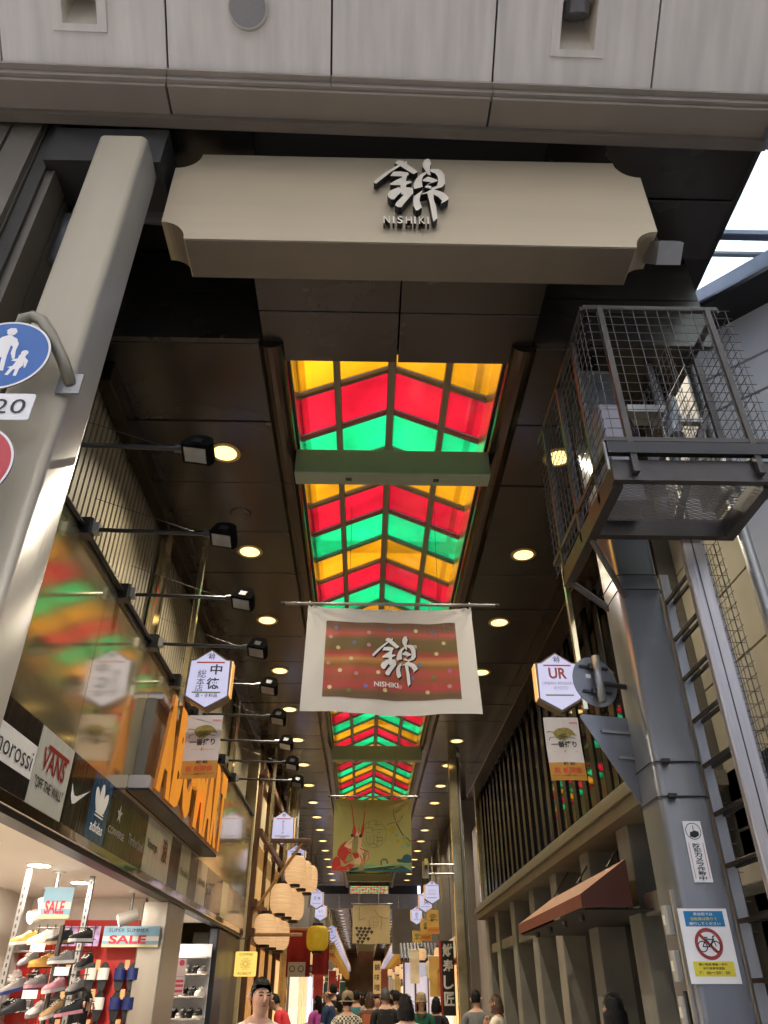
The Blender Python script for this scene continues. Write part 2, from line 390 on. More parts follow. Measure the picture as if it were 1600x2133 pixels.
for y0 in (6.14, 16.9, 27.4, 37.0):
    o = MB().cbox(CX - 1.0, CX + 1.0, y0, y0 + .21, 6.05, 6.36, .012).build('cross_beam', beam_m, sk)
    for dx in (-.45, .45): MB().box(CX + dx - .03, CX + dx + .03, y0 + .08, y0 + .12, 6.042, 6.049).build('slot', blackm, o)
sk2 = thing('skylight', 'far skylight with small coloured panes over the second arcade', 'skylight', (CX, 45, ZC))
bb = [MB(), MB(), MB()]; br = MB()
for k in range(100):
    y0 = 45 + k * PITCH
    for side in (-1, 1):
        a, c = slope(side, 0), slope(side, 1); bb[k % 3].add([a + V((0, y0 + .03, 0)), c + V((0, y0 + .03, 0)), c + V((0, y0 + .66, 0)), a + V((0, y0 + .66, 0))], [(0, 1, 2, 3)])
        br.box(min(a.x, c.x), max(a.x, c.x), y0 - .03, y0 + .03, EZ - .05, EZ - .01)
for i in range(3): tag(bb[i].build('pane', pm[i], sk2), kind='stuff')
tag(br.build('rafter', bar_m, sk2), kind='stuff')
for side in (-1, 1): MB().box(min(CX + side * 1.03, CX + side * 1.09), max(CX + side * 1.03, CX + side * 1.09), 45, 114, 6.30, 7.16).build('well_side', MATS['skylight_well_cream'], sk2)
tag(MB().box(-2.9, 2.85, 41.07, 44.95, 7.15, 7.25).build('roof', ceil_dark), kind='structure')  # slab added to keep blue sky light out of the gap
rf = thing('shading_frame', 'grey steel frame added above the coloured glazing to darken bands of it', 'roof frame', (CX, 20, 7.2))  # frame added so its beams darken bands of the panes
for k in range(14):
    y = 6.6 + k * 2.5; MB().cbox(-1.6, 2.1, y, y + .12, 8.35, 8.55, .01).build('cross_member', steel_light, rf)
    for x in (-1.55, 1.95): MB().cbox(x, x + .1, y, y + .1, 7.14, 8.35, .01).build('upright', steel_light, rf)
for x in (-1.0, 1.4): MB().cbox(x, x + .1, 6.0, 40.5, 8.56, 8.7, .01).build('purlin', steel_light, rf)
# roof slabs of the side bays above the ceiling
b = MB()
for y0, y1 in ((4.66, 41), (45, 120)):
    b.box(-2.9, -.87, y0, y1, 6.95, 7.14); b.box(1.33, 2.85, y0, y1, 6.95, 7.14)
tag(MB().box(-22, 22, -9.5, 2.0, 11.0, 11.04).build('roof', mat('frosted_roof', C('#e2e4e6'), .6, 0, .05, trans=.6)), kind='structure')
tag(b.build('roof', mat('roof_metal', C('#8d9096'), .5, .3, .1), None), kind='structure')

# ------------------------------------------------------------------ entrance canopy over the crossing street
CAN = 1.0                                   # the canopy is turned one degree
def cw(q):
    c, s = math.cos(R(CAN)), math.sin(R(CAN)); x, y = q.x, q.y - 3.05
    return V((x * c - y * s, 3.05 + x * s + y * c, q.z))
can = thing('entrance_canopy', 'pale beige panelled canopy fascia leaning out above the arcade entrance', 'canopy', (0, 3, 7.4))
di = V((0, -.755, .656)); ni = V((0, -.656, -.755))
IF = (V((0, 3.0, 7.5)), V((1, 0, 0)), di, ni)
jx = [-5.34, -4.09, -2.84, -1.59, -.34, .91, 2.16, 3.10]
for i in range(7):
    x0, x1 = jx[i] + .008, jx[i + 1] - .008
    cut = {2: (-2.43, -2.03, .26, .72), 5: (1.34, 1.75, .23, .69)}.get(i)
    b = MB()
    if cut:
        a0, a1, h0, h1 = cut
        for r in ((x0, a0, .02, 1.3), (a1, x1, .02, 1.3), (a0, a1, .02, h0), (a0, a1, h1, 1.3)):
            b.prism([(r[0], r[2]), (r[1], r[2]), (r[1], r[3]), (r[0], r[3])], IF, -.03, 0)
    else: b.prism([(x0, .02), (x1, .02), (x1, 1.3), (x0, 1.3)], IF, -.03, 0)
    b.build('canopy_panel', fascia_m, can, warp=cw)
b = MB(); b.prism([(-5.4, -.04), (3.08, -.04), (3.08, 1.32), (-5.4, 1.32)], IF, -.5, -.46); b.build('backing', fascia_edge, can, warp=cw)
b = MB(); b.prism([(-5.4, -.06), (-2.44, -.06), (-2.44, 1.32), (-5.4, 1.32)], IF, -.12, -.045); b.prism([(-2.02, -.06), (1.33, -.06), (1.33, 1.32), (-2.02, 1.32)], IF, -.12, -.045); b.prism([(1.76, -.06), (3.08, -.06), (3.08, 1.32), (1.76, 1.32)], IF, -.12, -.045)
b.build('joint_backing', fascia_edge, can, warp=cw)
ledge_m = mat('ledge_metal', C('#9a9187'), .4, .3, .08)
for i in range(6):
    x0, x1 = jx[i] + .003, jx[i + 1] - .003
    if i == 5: x1 = 3.1
    MB().box(x0, x1, 2.945, 3.06, 7.455, 7.475).build('ledge', ledge_m, can, warp=cw)
    MB().box(x0, x1, 2.99, 3.06, 7.405, 7.453).build('ledge', ledge_m, can, warp=cw)
for x0, x1 in ((-5.4, -1.6), (-1.58, .89), (.91, 3.17)):
    MB().cbox(x0, x1, 3.02, 3.30, 7.37, 7.403, .006).build('soffit_strip', mat('soffit_taupe', C('#8a8073'), .5, .15, .06), can, warp=cw)
MB().box(-5.4, 3.17, 3.24, 3.32, 7.31, 7.369).build('drip_edge', mat('soffit_edge', C('#6f665c'), .5, .2, .08), can, warp=cw)
MB().box(-5.4, 3.17, 3.25, 3.31, 7.38, 8.4).build('back_wall', ceil_dark, can, warp=cw)
MB().prism([(3.0, 7.3), (3.3, 7.3), (3.3, 8.4), (2.05, 8.4), (2.9, 7.5)], FR((3.13, 0, 0), (0, 1, 0)), 0, .06).build('end_plate', mat('end_plate_grey', C('#6f7078'), .5, .2, .08), can, warp=cw)
for (a0, a1, h0, h1) in ((-2.43, -2.03, .26, .72), (1.34, 1.75, .23, .69)):
    l = parts(lambda b: [b.prism([(a0, h0), (a1, h0), (a1, h0 + .05), (a0, h0 + .05)], IF, -.03, .012), b.prism([(a0, h1 - .05), (a1, h1 - .05), (a1, h1), (a0, h1)], IF, -.03, .012),
        b.prism([(a0, h0 + .05), (a0 + .07, h0 + .05), (a0 + .07, h1 - .05), (a0, h1 - .05)], IF, -.03, .012), b.prism([(a1 - .07, h0 + .05), (a1, h0 + .05), (a1, h1 - .05), (a1 - .07, h1 - .05)], IF, -.03, .012)], 'recessed_light', fascia_m, can, warp=cw)
    fr = IF
    def fp(x, y, d): return IF[0] + IF[1] * x + IF[2] * y + IF[3] * d
    b = MB(); q0, q1 = a0 + .07, a1 - .07; s0, s1 = h0 + .05, h1 - .05
    b.add([fp(q0, s0, -.02), fp(q1, s0, -.02), fp(q1 - .04, s1, -.34), fp(q0 + .04, s1, -.34)], [(0, 1, 2, 3)])
    b.add([fp(q0, s0, -.02), fp(q0 + .04, s1, -.34), fp(q0, s1, -.02)], [(0, 1, 2)]); b.add([fp(q1, s0, -.02), fp(q1, s1, -.02), fp(q1 - .04, s1, -.34)], [(0, 1, 2)])
    b.add([fp(q0, s1, -.02), fp(q0 + .04, s1, -.34), fp(q1 - .04, s1, -.34), fp(q1, s1, -.02)], [(0, 1, 2, 3)])
    b.build('reflector', mat('reflector_white', C('#cfc6b4'), .35, .1, .05), l, warp=cw)
    b = MB(); c = fp((q0 + q1) / 2, h1 - .14, -.12); b.tube([c, c + di * .12], .1, 16); b.build('lamp_can', mat('lamp_can_grey', C('#77757a'), .4, .2, .05), l, warp=cw, smooth=False)
sp = MB(); c = fp(-.97, .46, .0); sp.tube([c - ni * .0, c + ni * .035], [.152, .148], 32); sp = sp.build('speaker', mat('speaker_rim', C('#c2bcb2'), .4, .2, .03), can, warp=cw)
q = MB(); q.tube([c + ni * .036, c + ni * .039], .136, 32); q.build('grille', mat('speaker_grille', C('#8f8a88'), .6, .3, .06, 60), sp, warp=cw)
# pipes and a bright strip in the dark corner behind the left column
for pts, r, nm in (([(-2.3, 3.9, 7.32), (-2.1, 3.9, 7.3), (-1.7, 4.1, 7.25), (-1.2, 4.3, 7.2)], .07, 'drain_pipe'), ([(-2.4, 3.75, 6.2), (-2.4, 3.75, 6.75), (-2.36, 3.75, 6.86), (-2.25, 3.75, 6.9), (-1.6, 3.8, 6.9)], .075, 'drain_pipe')):
    t = MB().tube(pts, r, 12).build(nm, mat('pipe_grey', C('#5c5d60'), .45, .2, .1), None, smooth=True)
    tag(t, ['dark grey drain pipe crossing under the canopy', 'dark grey pipe bent at an elbow beside the ribbed siding'][r > .07], 'pipe')
t = thing('strip_post', 'narrow cream metal post half hidden behind the steel column with round signs', 'post', (-2.12, 3.62, 0))
MB().cbox(-2.2, -2.09, 3.6, 3.66, 0, 6.6, .008).build('post', mat('cream_metal', C('#d9c592'), .35, .3, .08), t)
MB().box(-2.21, -2.08, 3.59, 3.67, 6.45, 6.49).build('clamp', steel_dark, t)

# ------------------------------------------------------------------ name sign beam
sg = thing('arcade_sign', 'champagne metal sign beam with notched corners and raised kanji emblem', 'sign', (.28, 3.45, 6.12))
def notch(x0, x1, z0, z1, r):
    P = []
    for (cx, cz, a0) in ((x0, z0, 90), (x1, z0, 180), (x1, z1, 270), (x0, z1, 360)):
        for k in range(9): a = R(a0 - k * 90 / 8); P.append((cx + r * math.cos(a), cz + r * math.sin(a)))
    return P
SF = camface((0, 3.45, 0))
b = MB(); b.prism(notch(-1.56, 2.12, 6.16, 7.22, .19), SF, -.34, 0); b.build('beam_body', [signface], sg)
MB().cbox(-1.36, 1.92, 3.455, 3.785, 6.148, 6.157, .002).build('underside', signlow, sg)
kb = MB(); kanji(kb, SF, .0, 6.31, .565, .81, .012, .055); EM = [mat('emblem_ivory', C('#d6cdbb'), .4, .2, .03), mat('emblem_flank', C('#2a2520'), .5, .2)]; kb.build('emblem', EM, sg)
kb = MB()
for i, ch in enumerate('NISHIKI'):
    xs = [.0986, .149, .196, .2606, .306, .3574, .403][i]; wd = [.047, .013, .042, .046, .013, .046, .013][i]
    if ch == 'I': kb.prism([(xs - .007, 6.31), (xs + .007, 6.31), (xs + .007, 6.395), (xs - .007, 6.395)], SF, .01, .055, 0, smi=1)
    else: put_text(kb, ch, SF, xs, 6.352, wd, .085, .01, .01, .045)
kb.build('lettering', EM, sg)
# small flood lamp under the right-hand end of the sign
t = thing('floodlight', 'small grey boxed floodlight at the right end of the sign beam', 'light', (2.2, 3.62, 6.25))
M = Matrix.Translation((2.2, 3.6, 6.3)) @ Matrix.Rotation(R(-35), 4, 'X') @ Matrix.Rotation(R(-10), 4, 'Y')
MB().box(-.1, .1, -.08, .08, -.1, .1, M=M).build('housing', steel_light, t)
MB().box(-.085, .085, -.088, -.081, -.085, .085, M=M).build('lens', mat('lens_grey', C('#9a9ba0'), .1, .3, .03), t)
MB().tube([(2.2, 3.62, 6.4), (2.2, 3.7, 6.75)], .02, 8).build('bracket', steel_dark, t)
b = MB()
for (px, py, r) in ((2.5, 4.85, .035), (2.95, 4.95, .05), (2.62, 5.05, .045)):
    t = MB().tube([(px, py, 0), (px, py, 7.52)], r, 14).build('conduit_pipe', steel_light, None, smooth=True)
    tag(t, {.035: 'thin galvanised conduit rising beside the steel column', .05: 'thickest galvanised pipe rising through the wire cage', .045: 'middle galvanised pipe rising between the other two pipes'}[r], 'pipe')

# ------------------------------------------------------------------ steel columns
def rrect(x0, x1, y0, y1, r, n=6):
    P = []
    for cx, cy, a0 in ((x1 - r, y0 + r, -90), (x1 - r, y1 - r, 0), (x0 + r, y1 - r, 90), (x0 + r, y0 + r, 180)):
        for k in range(n + 1): a = R(a0 + 90 * k / n); P.append((cx + r * math.cos(a), cy + r * math.sin(a)))
    return P
def column(name, label, x0, x1, y0, y1, h, r=.05, m=None):
    t = thing(name, label, 'column', ((x0 + x1) / 2, (y0 + y1) / 2, 0))
    P = rrect(x0, x1, y0, y1, r); n = len(P); q = MB()
    q.add([(x, y, z) for z in (0, h) for x, y in P], [(i, (i + 1) % n, n + (i + 1) % n, n + i) for i in range(n)] + [tuple(range(n, 2 * n))])
    o = q.build('shaft', m or steel, t)
    for i, p in enumerate(o.data.polygons): p.use_smooth = i < n
    MB().add([(x, y, z) for z in (0, .12) for x, y in rrect(x0 - .02, x1 + .02, y0 - .02, y1 + .02, r)], [(i, (i + 1) % n, n + (i + 1) % n, n + i) for i in range(n)] + [tuple(range(n, 2 * n))]).build('base_collar', steel_dark, t)
    return t
cl = column('steel_column', 'brushed steel column carrying the round blue and red traffic signs', -2.025, -1.67, 3.1, 3.46, 6.86, m=mat('champagne_steel', C('#c9bfa8'), .32, .25, .07, 4, .04, 50, (1, 1, .05), rvar=.05))
MB().box(-2.5, -1.62, 3.3, 3.75, 6.862, 7.3).build('void_shade_box', blackm, cl)  # black box paints the dark void above the column top
sh_ = [c for c in cl.children if c.name.startswith('shaft')][0]; sh_.data.materials.append(mat('polished_side', C('#bdb8ae'), .34, .45, .06, 4, .04, 50, (1, 1, .05)))
for p in sh_.data.polygons:
    if p.normal.x > .8: p.material_index = 1
cr = column('steel_column', 'grey steel column with no-cycling poster and wire cage above', 1.81, 2.12, 4.77, 5.15, 6.2, m=mat('grey_painted_steel', C('#6f7072'), .34, .35, .08, 5, .04, 50, (1, 1, .05), rvar=.05))
for z in (2.82, 2.61, 4.16, 4.04):
    b = MB(); P = rrect(1.803, 2.127, 4.763, 5.157, .052); b.tube([(x, y, z) for x, y in P] + [(P[0][0], P[0][1], z)], .0042, 6, cap=False); b.build('strap', blackm, cr)
    if z < 3: MB().box(1.86, 1.91, 4.735, 4.765, z - .012, z + .012).build('buckle', blackm, cr)
for z in (1.95, 1.72, 1.5):
    o = MB().cbox(1.762, 1.808, 4.90, 4.96, z - .075, z + .075, .008).build('switch_box', mat('box_grey', C('#a8a49a'), .5, 0, .05), cr)
    MB().box(1.757, 1.7615, 4.91, 4.95, z - .025, z + .025).build('switch_cover', mat('switch_cream', C('#d8d4c0'), .4), o)
MB().box(1.79, 1.812, 4.83, 4.86, 0, 2.1).build('cable_duct', steel, cr)
for z in (.9, 1.3): MB().tube([(1.79, 4.90, z), (1.79, 4.90, z + .3)], .012, 8).build('conduit', steel_dark, cr)

def sticker(name, label, cat, parent_y, rects, texts, x0, x1, z0, z1, base=white_p):
    t = thing(name, label, cat, ((x0 + x1) / 2, parent_y, z0))
    fr = camface((0, parent_y, 0))
    MB().prism([(x0, z0), (x1, z0), (x1, z1), (x0, z1)], fr, 0, .003).build('sheet', base, t)
    for nm, m, fn in rects:
        b = MB(); fn(b, fr); b.build(nm, m, t)
    for nm, m, lst in texts:
        b = MB()
        for (s, cx, cz, ww, hh, bo) in lst: put_text(b, s, fr, cx, cz, ww, hh, bo, .006)
        b.build(nm, m, t)
    return t
def ring(b, fr, r0, r1, cx, cz, off=.005, n=40, mi=0, ry=1.0):
    o, x, y, nn = fr; vs = []
    for r in (r0, r1):
        for k in range(n):
            a = 2 * math.pi * k / n; vs.append(o + x * (cx + r * math.cos(a)) + y * (cz + r * ry * math.sin(a)) + nn * off)
    b.add(vs, [(k, (k + 1) % n, n + (k + 1) % n, n + k) for k in range(n)], mi)
def bar(b, fr, x0, z0, x1, z1, wd, off=.005, mi=0):
    d = V((x1 - x0, z1 - z0)); L = d.length; n_ = V((-d.y, d.x)) / L * wd / 2
    b.poly([(x0 + n_.x, z0 + n_.y), (x1 + n_.x, z1 + n_.y), (x1 - n_.x, z1 - n_.y), (x0 - n_.x, z0 - n_.y)], fr, mi, off)
def rectp(x0, x1, z0, z1, off=.005): return lambda b, f: b.poly([(x0, z0), (x1, z0), (x1, z1), (x0, z1)], f, 0, off)
sticker('warning_sticker', 'tall white sticker with camera symbol and black vertical lettering on steel column', 'sticker', 4.766,
    [('symbol_ring', ink, lambda b, f: ring(b, f, .047, .043, 1.972, 2.408)),
     ('camera_symbol', ink, lambda b, f: [b.poly([(1.945, 2.378), (1.95, 2.402), (1.98, 2.412), (2.002, 2.405), (2.002, 2.385), (1.975, 2.37)], f, 0, .005), b.poly([(1.971, 2.408), (1.975, 2.408), (1.975, 2.44), (1.971, 2.44)], f, 0, .0055)]),
     ('side_line', red_ink, lambda b, f: [rectp(1.928, 1.931, 2.15, 2.345)(b, f), rectp(2.012, 2.015, 2.15, 2.345)(b, f)])],
    [('lettering', ink, [(ch, 1.972, 2.328 - i * .0252, .046, .0235, .012) for i, ch in enumerate('防犯カメラ作動中')])],
    1.917, 2.027, 2.13, 2.465)
def bike(b, f, cx=1.925, cz=1.815):
    for dx in (-.038, .038): ring(b, f, .028, .023, cx + dx, cz - .008, .0062, 24)
    for p in ((-.038, -.008, -.012, .028), (-.012, .028, .028, .026), (.028, .026, .0, -.01), (0, -.01, -.012, .028), (.038, -.008, .026, .04), (.026, .04, .04, .044), (-.02, .036, -.002, .036), (-.038, -.008, 0, -.01)):
        bar(b, f, cx + p[0], cz + p[1], cx + p[2], cz + p[3], .005, .0066)
sticker('no_cycling_poster', 'white poster with blue heading, crossed-out bicycle and yellow time panel', 'poster', 4.766,
    [('heading_panel', mat('poster_blue', C('#1d78a8'), .5), rectp(1.815, 2.04, 1.905, 1.982)), ('time_panel', mat('poster_yellow', C('#e0cf3a'), .5), rectp(1.815, 2.04, 1.665, 1.735)),
     ('prohibition_ring', mat('poster_red', C('#a03a30'), .5), lambda b, f: [ring(b, f, .078, .06, 1.925, 1.82, .005), bar(b, f, 1.88, 1.866, 1.97, 1.774, .016, .0055)]), ('bicycle_symbol', ink, bike)],
    [('heading', white_p, [('商店街では', 1.925, 1.967, .11, .016, .01), ('通行してください', 1.925, 1.919, .18, .016, .01)]), ('heading_accent', mat('poster_yellow'), [('自転車は降りて', 1.925, 1.943, .15, .017, .012)]),
     ('notice', ink, [('錦小路通 高倉〜寺町', 1.925, 1.722, .16, .013, .012), ('歩行者専用道路', 1.925, 1.703, .12, .013, .012), ('7：00〜20：00', 1.925, 1.682, .17, .014, .012)])],
    1.785, 2.065, 1.63, 1.995)

# ------------------------------------------------------------------ traffic signs
sp_ = thing('sign_bracket', 'bent grey pipe bracket holding round traffic signs to the steel column', 'bracket', (-1.7, 3.1, 3.2))
MB().tube([(-1.66, 3.10, 4.40), (-1.70, 3.02, 4.5), (-1.80, 2.99, 4.68), (-1.87, 2.985, 4.78), (-1.93, 2.985, 4.815), (-1.985, 2.985, 4.79), (-2.0, 2.985, 4.7), (-2.0, 2.985, 3.1)], .034, 12).build('pipe', mat('bracket_grey', C('#8d8674'), .45, .3, .1), sp_, smooth=True)
MB().box(-1.73, -1.6, 3.085, 3.1, 4.33, 4.47).build('base_plate', steel_light, sp_)
def round_sign(name, label, cx, y, cz, r, fm, backm=steel_light):
    t = thing(name, label, 'road sign', (cx, y, cz)); fr = camface((0, y, 0))
    b = MB(); b.prism([(cx + r * math.cos(2 * math.pi * k / 48), cz + r * math.sin(2 * math.pi * k / 48)) for k in range(48)], fr, -.006, 0); b.build('plate', backm, t)
    fm(t, fr); return t
def ped(t, fr):
    cx, cz = -1.99, 4.47
    b = MB(); ring(b, fr, .25, .238, cx, cz, .003, 64); b.build('white_rim', white_p, t)
    b = MB(); b.disc((cx, cz), .237, (fr[0] + fr[3] * .0025, fr[1], fr[2], fr[3]), 64); b.build('blue_disc', blue_sign, t)
    A = [(.015, .155), (.0, .145), (-.03, .13), (-.055, .09), (-.06, .03), (-.045, .03), (-.035, .08), (-.03, .0), (-.06, -.12), (-.03, -.12), (-.01, -.03), (.01, -.02), (.02, -.12), (.045, -.12), (.035, -.01), (.035, .07), (.05, .055), (.05, .01), (.07, -.035), (.082, -.03), (.072, .03), (.075, .08), (.055, .12), (.03, .135)]
    K = [(.118, .01), (.10, -.005), (.098, -.03), (.075, -.035), (.068, -.047), (.095, -.052), (.085, -.085), (.06, -.095), (.075, -.10), (.06, -.15), (.078, -.152), (.095, -.11), (.105, -.108), (.105, -.155), (.122, -.157), (.125, -.105), (.14, -.08), (.135, -.05), (.148, -.10), (.155, -.095), (.158, -.045), (.135, -.02), (.14, .005)]
    b = MB(); b.poly([(cx - .01 + x, cz + y) for x, y in A], fr, 0, .0045); b.disc((cx + .005, cz + .17), .027, (fr[0] + fr[3] * .0045, fr[1], fr[2], fr[3]), 20); b.poly([(cx - .03, cz + .178), (cx + .035, cz + .172), (cx + .02, cz + .2), (cx - .01, cz + .2)], fr, 0, .005); b.build('adult_figure', white_p, t)
    b = MB(); b.poly([(cx - .01 + x, cz + y) for x, y in K], fr, 0, .0045); b.disc((cx + .115, cz + .012), .02, (fr[0] + fr[3] * .005, fr[1], fr[2], fr[3]), 16); b.build('child_figure', white_p, t)
round_sign('pedestrian_sign', 'round blue traffic sign with white adult and child figures', -1.99, 2.945, 4.47, .25, ped)
def nop(t, fr):
    cx, cz = -1.99, 3.73
    for nm, m, r0, r1, of in (('white_rim', white_p, .25, .238, .003), ('red_ring', red_sign, .237, .16, .003)):
        b = MB(); ring(b, fr, r0, r1, cx, cz, of, 64); b.build(nm, m, t)
    b = MB(); b.disc((cx, cz), .16, (fr[0] + fr[3] * .0025, fr[1], fr[2], fr[3]), 64); b.build('blue_disc', blue_sign, t)
    b = MB(); bar(b, fr, cx - .13, cz + .13, cx + .13, cz - .13, .05, .005); b.build('slash', red_sign, t)
round_sign('no_parking_sign', 'round traffic sign with red ring and slash over blue', -1.99, 2.945, 3.73, .25, nop)
def plate(label, cx, cz, ww, hh, txt):
    t = thing('sign_plate', label, 'road sign', (cx, 2.945, cz - hh / 2)); fr = camface((0, 2.945, 0))
    b = MB(); b.prism([(cx + p[0], cz + p[1]) for p in rrect(-ww / 2, ww / 2, -hh / 2, hh / 2, .015)], fr, -.005, 0); b.build('plate', white_p, t)
    for ch, dx, cw_, chh in (txt or []): b = MB(); put_text(b, ch, fr, cx + dx, cz, cw_, chh, .0, .003); b.build('digit', ink, t)
plate('white rectangular hours plate reading 20 below the blue round sign', -1.99, 4.105, .5, .175, [('7', -.17, .075, .098), ('-', -.04, .055, .014), ('2', .092, .066, .095), ('0', .178, .074, .097)])
plate('blank white rounded plate below the red ringed round sign', -1.99, 3.37, .52, .19, None)
# backs of two road signs on the right-hand column
t = thing('road_sign_back', 'grey back of a round road sign clamped to a pipe stub', 'road sign', (1.6, 5.0, 3.25))
q = MB(); F2 = FR((1.6, 5.0, 3.43), (.96, .28, 0), (0, 0, 1))
q.prism([(.175 * math.cos(2 * math.pi * k / 40), .18 * math.sin(2 * math.pi * k / 40)) for k in range(40)], F2, -.006, 0); q.build('disc', mat('sign_back_grey', C('#8b8d90'), .42, .6, .1, 5), t)
q = MB(); q.tube([F2[0] + F2[3] * .05 + F2[2] * .17 - F2[1] * .0, F2[0] + F2[3] * .05 - F2[2] * .16], .028, 14); q.build('pipe_stub', steel_light, t, smooth=True)
for s in (.10, -.08):
    q = MB(); q.prism([(-.11, s - .008), (.11, s - .008), (.11, s + .008), (-.11, s + .008)], F2, 0.001, .02); q.prism([(-.05, s - .018), (-.025, s - .018), (-.025, s + .018), (-.05, s + .018)], F2, .02, .04); q.build('clamp_rail', steel_dark, t)
q = MB(); q.tube([F2[0] + F2[3] * .05 - F2[2] * .03, V((1.74, 4.99, 3.40)), V((1.82, 5.0, 3.39))], .02, 8); q.build('arm', blackm, t)
q = MB(); q.poly([(-.07, .02), (-.03, .02), (-.03, .05), (-.07, .05)], F2, 0, .002); q.build('maker_label', white_p, t)
t = thing('road_sign_back', 'grey back of a triangular road sign hanging point down by the column', 'road sign', (1.7, 5.0, 2.62))
T2 = FR((1.69, 5.06, 3.17), (.97, .24, 0), (0, 0, 1))
def rtri(pts, r, n=5):
    out = []; N = len(pts)
    for i in range(N):
        a, p, c = V(pts[i - 1]), V(pts[i]), V(pts[(i + 1) % N]); u = (a - p).normalized() * r; v_ = (c - p).normalized() * r
        for k in range(n + 1): tt = k / n; out.append(tuple((1 - tt) ** 2 * (p + u) + 2 * tt * (1 - tt) * p + tt ** 2 * (p + v_)))
    return out
q = MB(); q.prism(rtri([(-.25, .03), (.33, .03), (.12, -.56)], .04), T2, -.006, 0); q.build('plate', mat('sign_back_grey'), t)
for s, xa, xb in ((-.08, -.10, .2), (-.25, -.0, .17)):
    q = MB(); q.prism([(xa, s - .009), (xb, s - .009), (xb, s + .009), (xa, s + .009)], T2, .001, .02); q.prism([(xb - .05, s - .02), (xb - .01, s - .02), (xb - .01, s + .02), (xb - .05, s + .02)], T2, .02, .05); q.build('clamp_rail', steel_light, t)

# ------------------------------------------------------------------ wire cage platform and ladder
cg = thing('access_platform', 'dark steel maintenance platform caged in wire mesh beside the sign beam', 'platform', (2.05, 4.55, 4.3))
gx0, gx1, gy0, gy1, gz0, gz1 = 1.56, 2.56, 3.76, 5.36, 4.56, 5.85
def tb(b, p, q, r, n=4): b.tube([p, q], r, n)
b = MB()
for (x0, x1, y0, y1) in ((gx0, gx1, gy0 - .02, gy0 + .02), (gx0 - .02, gx0 + .02, gy0, gy1), (gx1 - .02, gx1 + .02, gy0, 4.76)):
    b.cbox(x0, x1, y0, y1, gz1 - .02, gz1 + .02, .004)
b.build('top_rail', steel_dark, cg)
b = MB()
for (x0, x1, y0, y1) in ((gx0 - .05, gx1 + .05, gy0 - .02, gy0 + .02), (gx0 - .02, gx0 + .02, gy0 + .022, gy1 + .05), (gx1 - .02, gx1 + .02, gy0 + .022, 4.76)):
    b.cbox(x0, x1, y0, y1, gz0 + .02, gz0 + .06, .004)
b.build('lower_rail', steel_dark, cg)
for (x, y) in ((gx0 + .12, gy0), (gx1 - .08, gy0), (gx0, gy0 + .35), (gx0, gy0 + .85), (gx0, gy0 + 1.4), (gx1, gy0 + .45)):
    MB().box(x - .02, x + .02, y - .024, y + .016, 4.34, gz1 + .01).build('stanchion', steel_dark, cg)
wire = mat('mesh_wire', C('#5c5957'), .4, .7, .1)
def mesh_panel(fixed, axis, a0, a1, z0, z1, st=.088, r=.0032, par=None):
    b = MB(); n = int(round((a1 - a0) / st)); m_ = int(round((z1 - z0) / .082))
    for i in range(n + 1):
        a = a0 + (a1 - a0) * i / n; p = (a, fixed) if axis == 'x' else (fixed, a); j = rnd.uniform(-.004, .004)
        tb(b, (p[0], p[1], z0), (p[0] + j, p[1], z1), r)
    for k in range(m_ + 1):
        z = z0 + (z1 - z0) * k / m_
        p, q = ((a0 - .03, fixed - .004, z), (a1 + .03, fixed - .004, z)) if axis == 'x' else ((fixed - .004, a0 - .03, z), (fixed - .004, a1 + .03, z))
        tb(b, p, q, r)
    return b.build('wire_mesh_panel', wire, par)
mesh_panel(gy0 - .012, 'x', gx0 + .02, gx1 + .06, gz0 + .05, gz1 - .02, par=cg)
mesh_panel(gx0 - .012, 'y', gy0 + .03, gy1, gz0 - .1, gz1 - .02, par=cg)
mesh_panel(gx1 + .05, 'y', gy0 + .03, 4.75, gz0 + .05, gz1 - .1, par=cg)
mesh_panel(gx1 - .3, 'y', 4.0, 4.7, gz0 + .05, gz1 - .1, .07, par=cg)
MB().box(gx0 - .02, gx1 + .02, gy0 + .02, gy0 + .07, 4.30, 4.46).build('front_channel', steel_dark, cg)
MB().box(gx0 - .02, gx0 + .05, gy0 + .072, 5.2, 4.28, 4.42).build('side_channel', steel_dark, cg)
MB().box(gx1 - .05, gx1 + .02, gy0 + .072, 4.47, 4.28, 4.42).build('side_channel', steel_dark, cg)
MB().box(gx0 + .052, gx1 - .052, 4.41, 4.47, 4.28, 4.42).build('rear_channel', steel_dark, cg)
MB().box(gx0 - .04, gx1 + .06, gy0 - .03, gy0 + .015, 4.48, 4.57).build('toe_board', black, cg)
b = MB()
for k in range(37):
    y = gy0 + .09 + k * .0175
    for j in range(13):
        x = gx0 + .08 + j * .066 + (.033 if k % 2 else 0)
        if x + .05 < gx1 - .05: b.add([(x, y, 4.40), (x + .033, y + .006, 4.402), (x + .066, y, 4.40), (x + .066, y + .0065, 4.395), (x + .033, y + .0125, 4.397), (x, y + .0065, 4.395)], [(0, 1, 4, 5), (1, 2, 3, 4)])
b.build('expanded_metal_grating', mat('grating_steel', C('#777572'), .4, .7, .2), cg)
for x in (gx0 - .05, gx1 + .03):
    b = MB(); b.tube([(x, gy0, 4.36), (x, gy0 + .0, 4.6)], .012, 6); b.build('bolt_bracket', steel_light, cg)
b = MB(); b.tube([(gx0 + .02, 4.5, 4.30), (1.86, 4.80, 3.98)], .025, 6); b.build('brace', steel_dark, cg)
b = MB(); b.tube([(gx0 + .02, 5.15, 4.30), (1.86, 5.05, 3.98)], .025, 6); b.build('brace', steel_dark, cg)
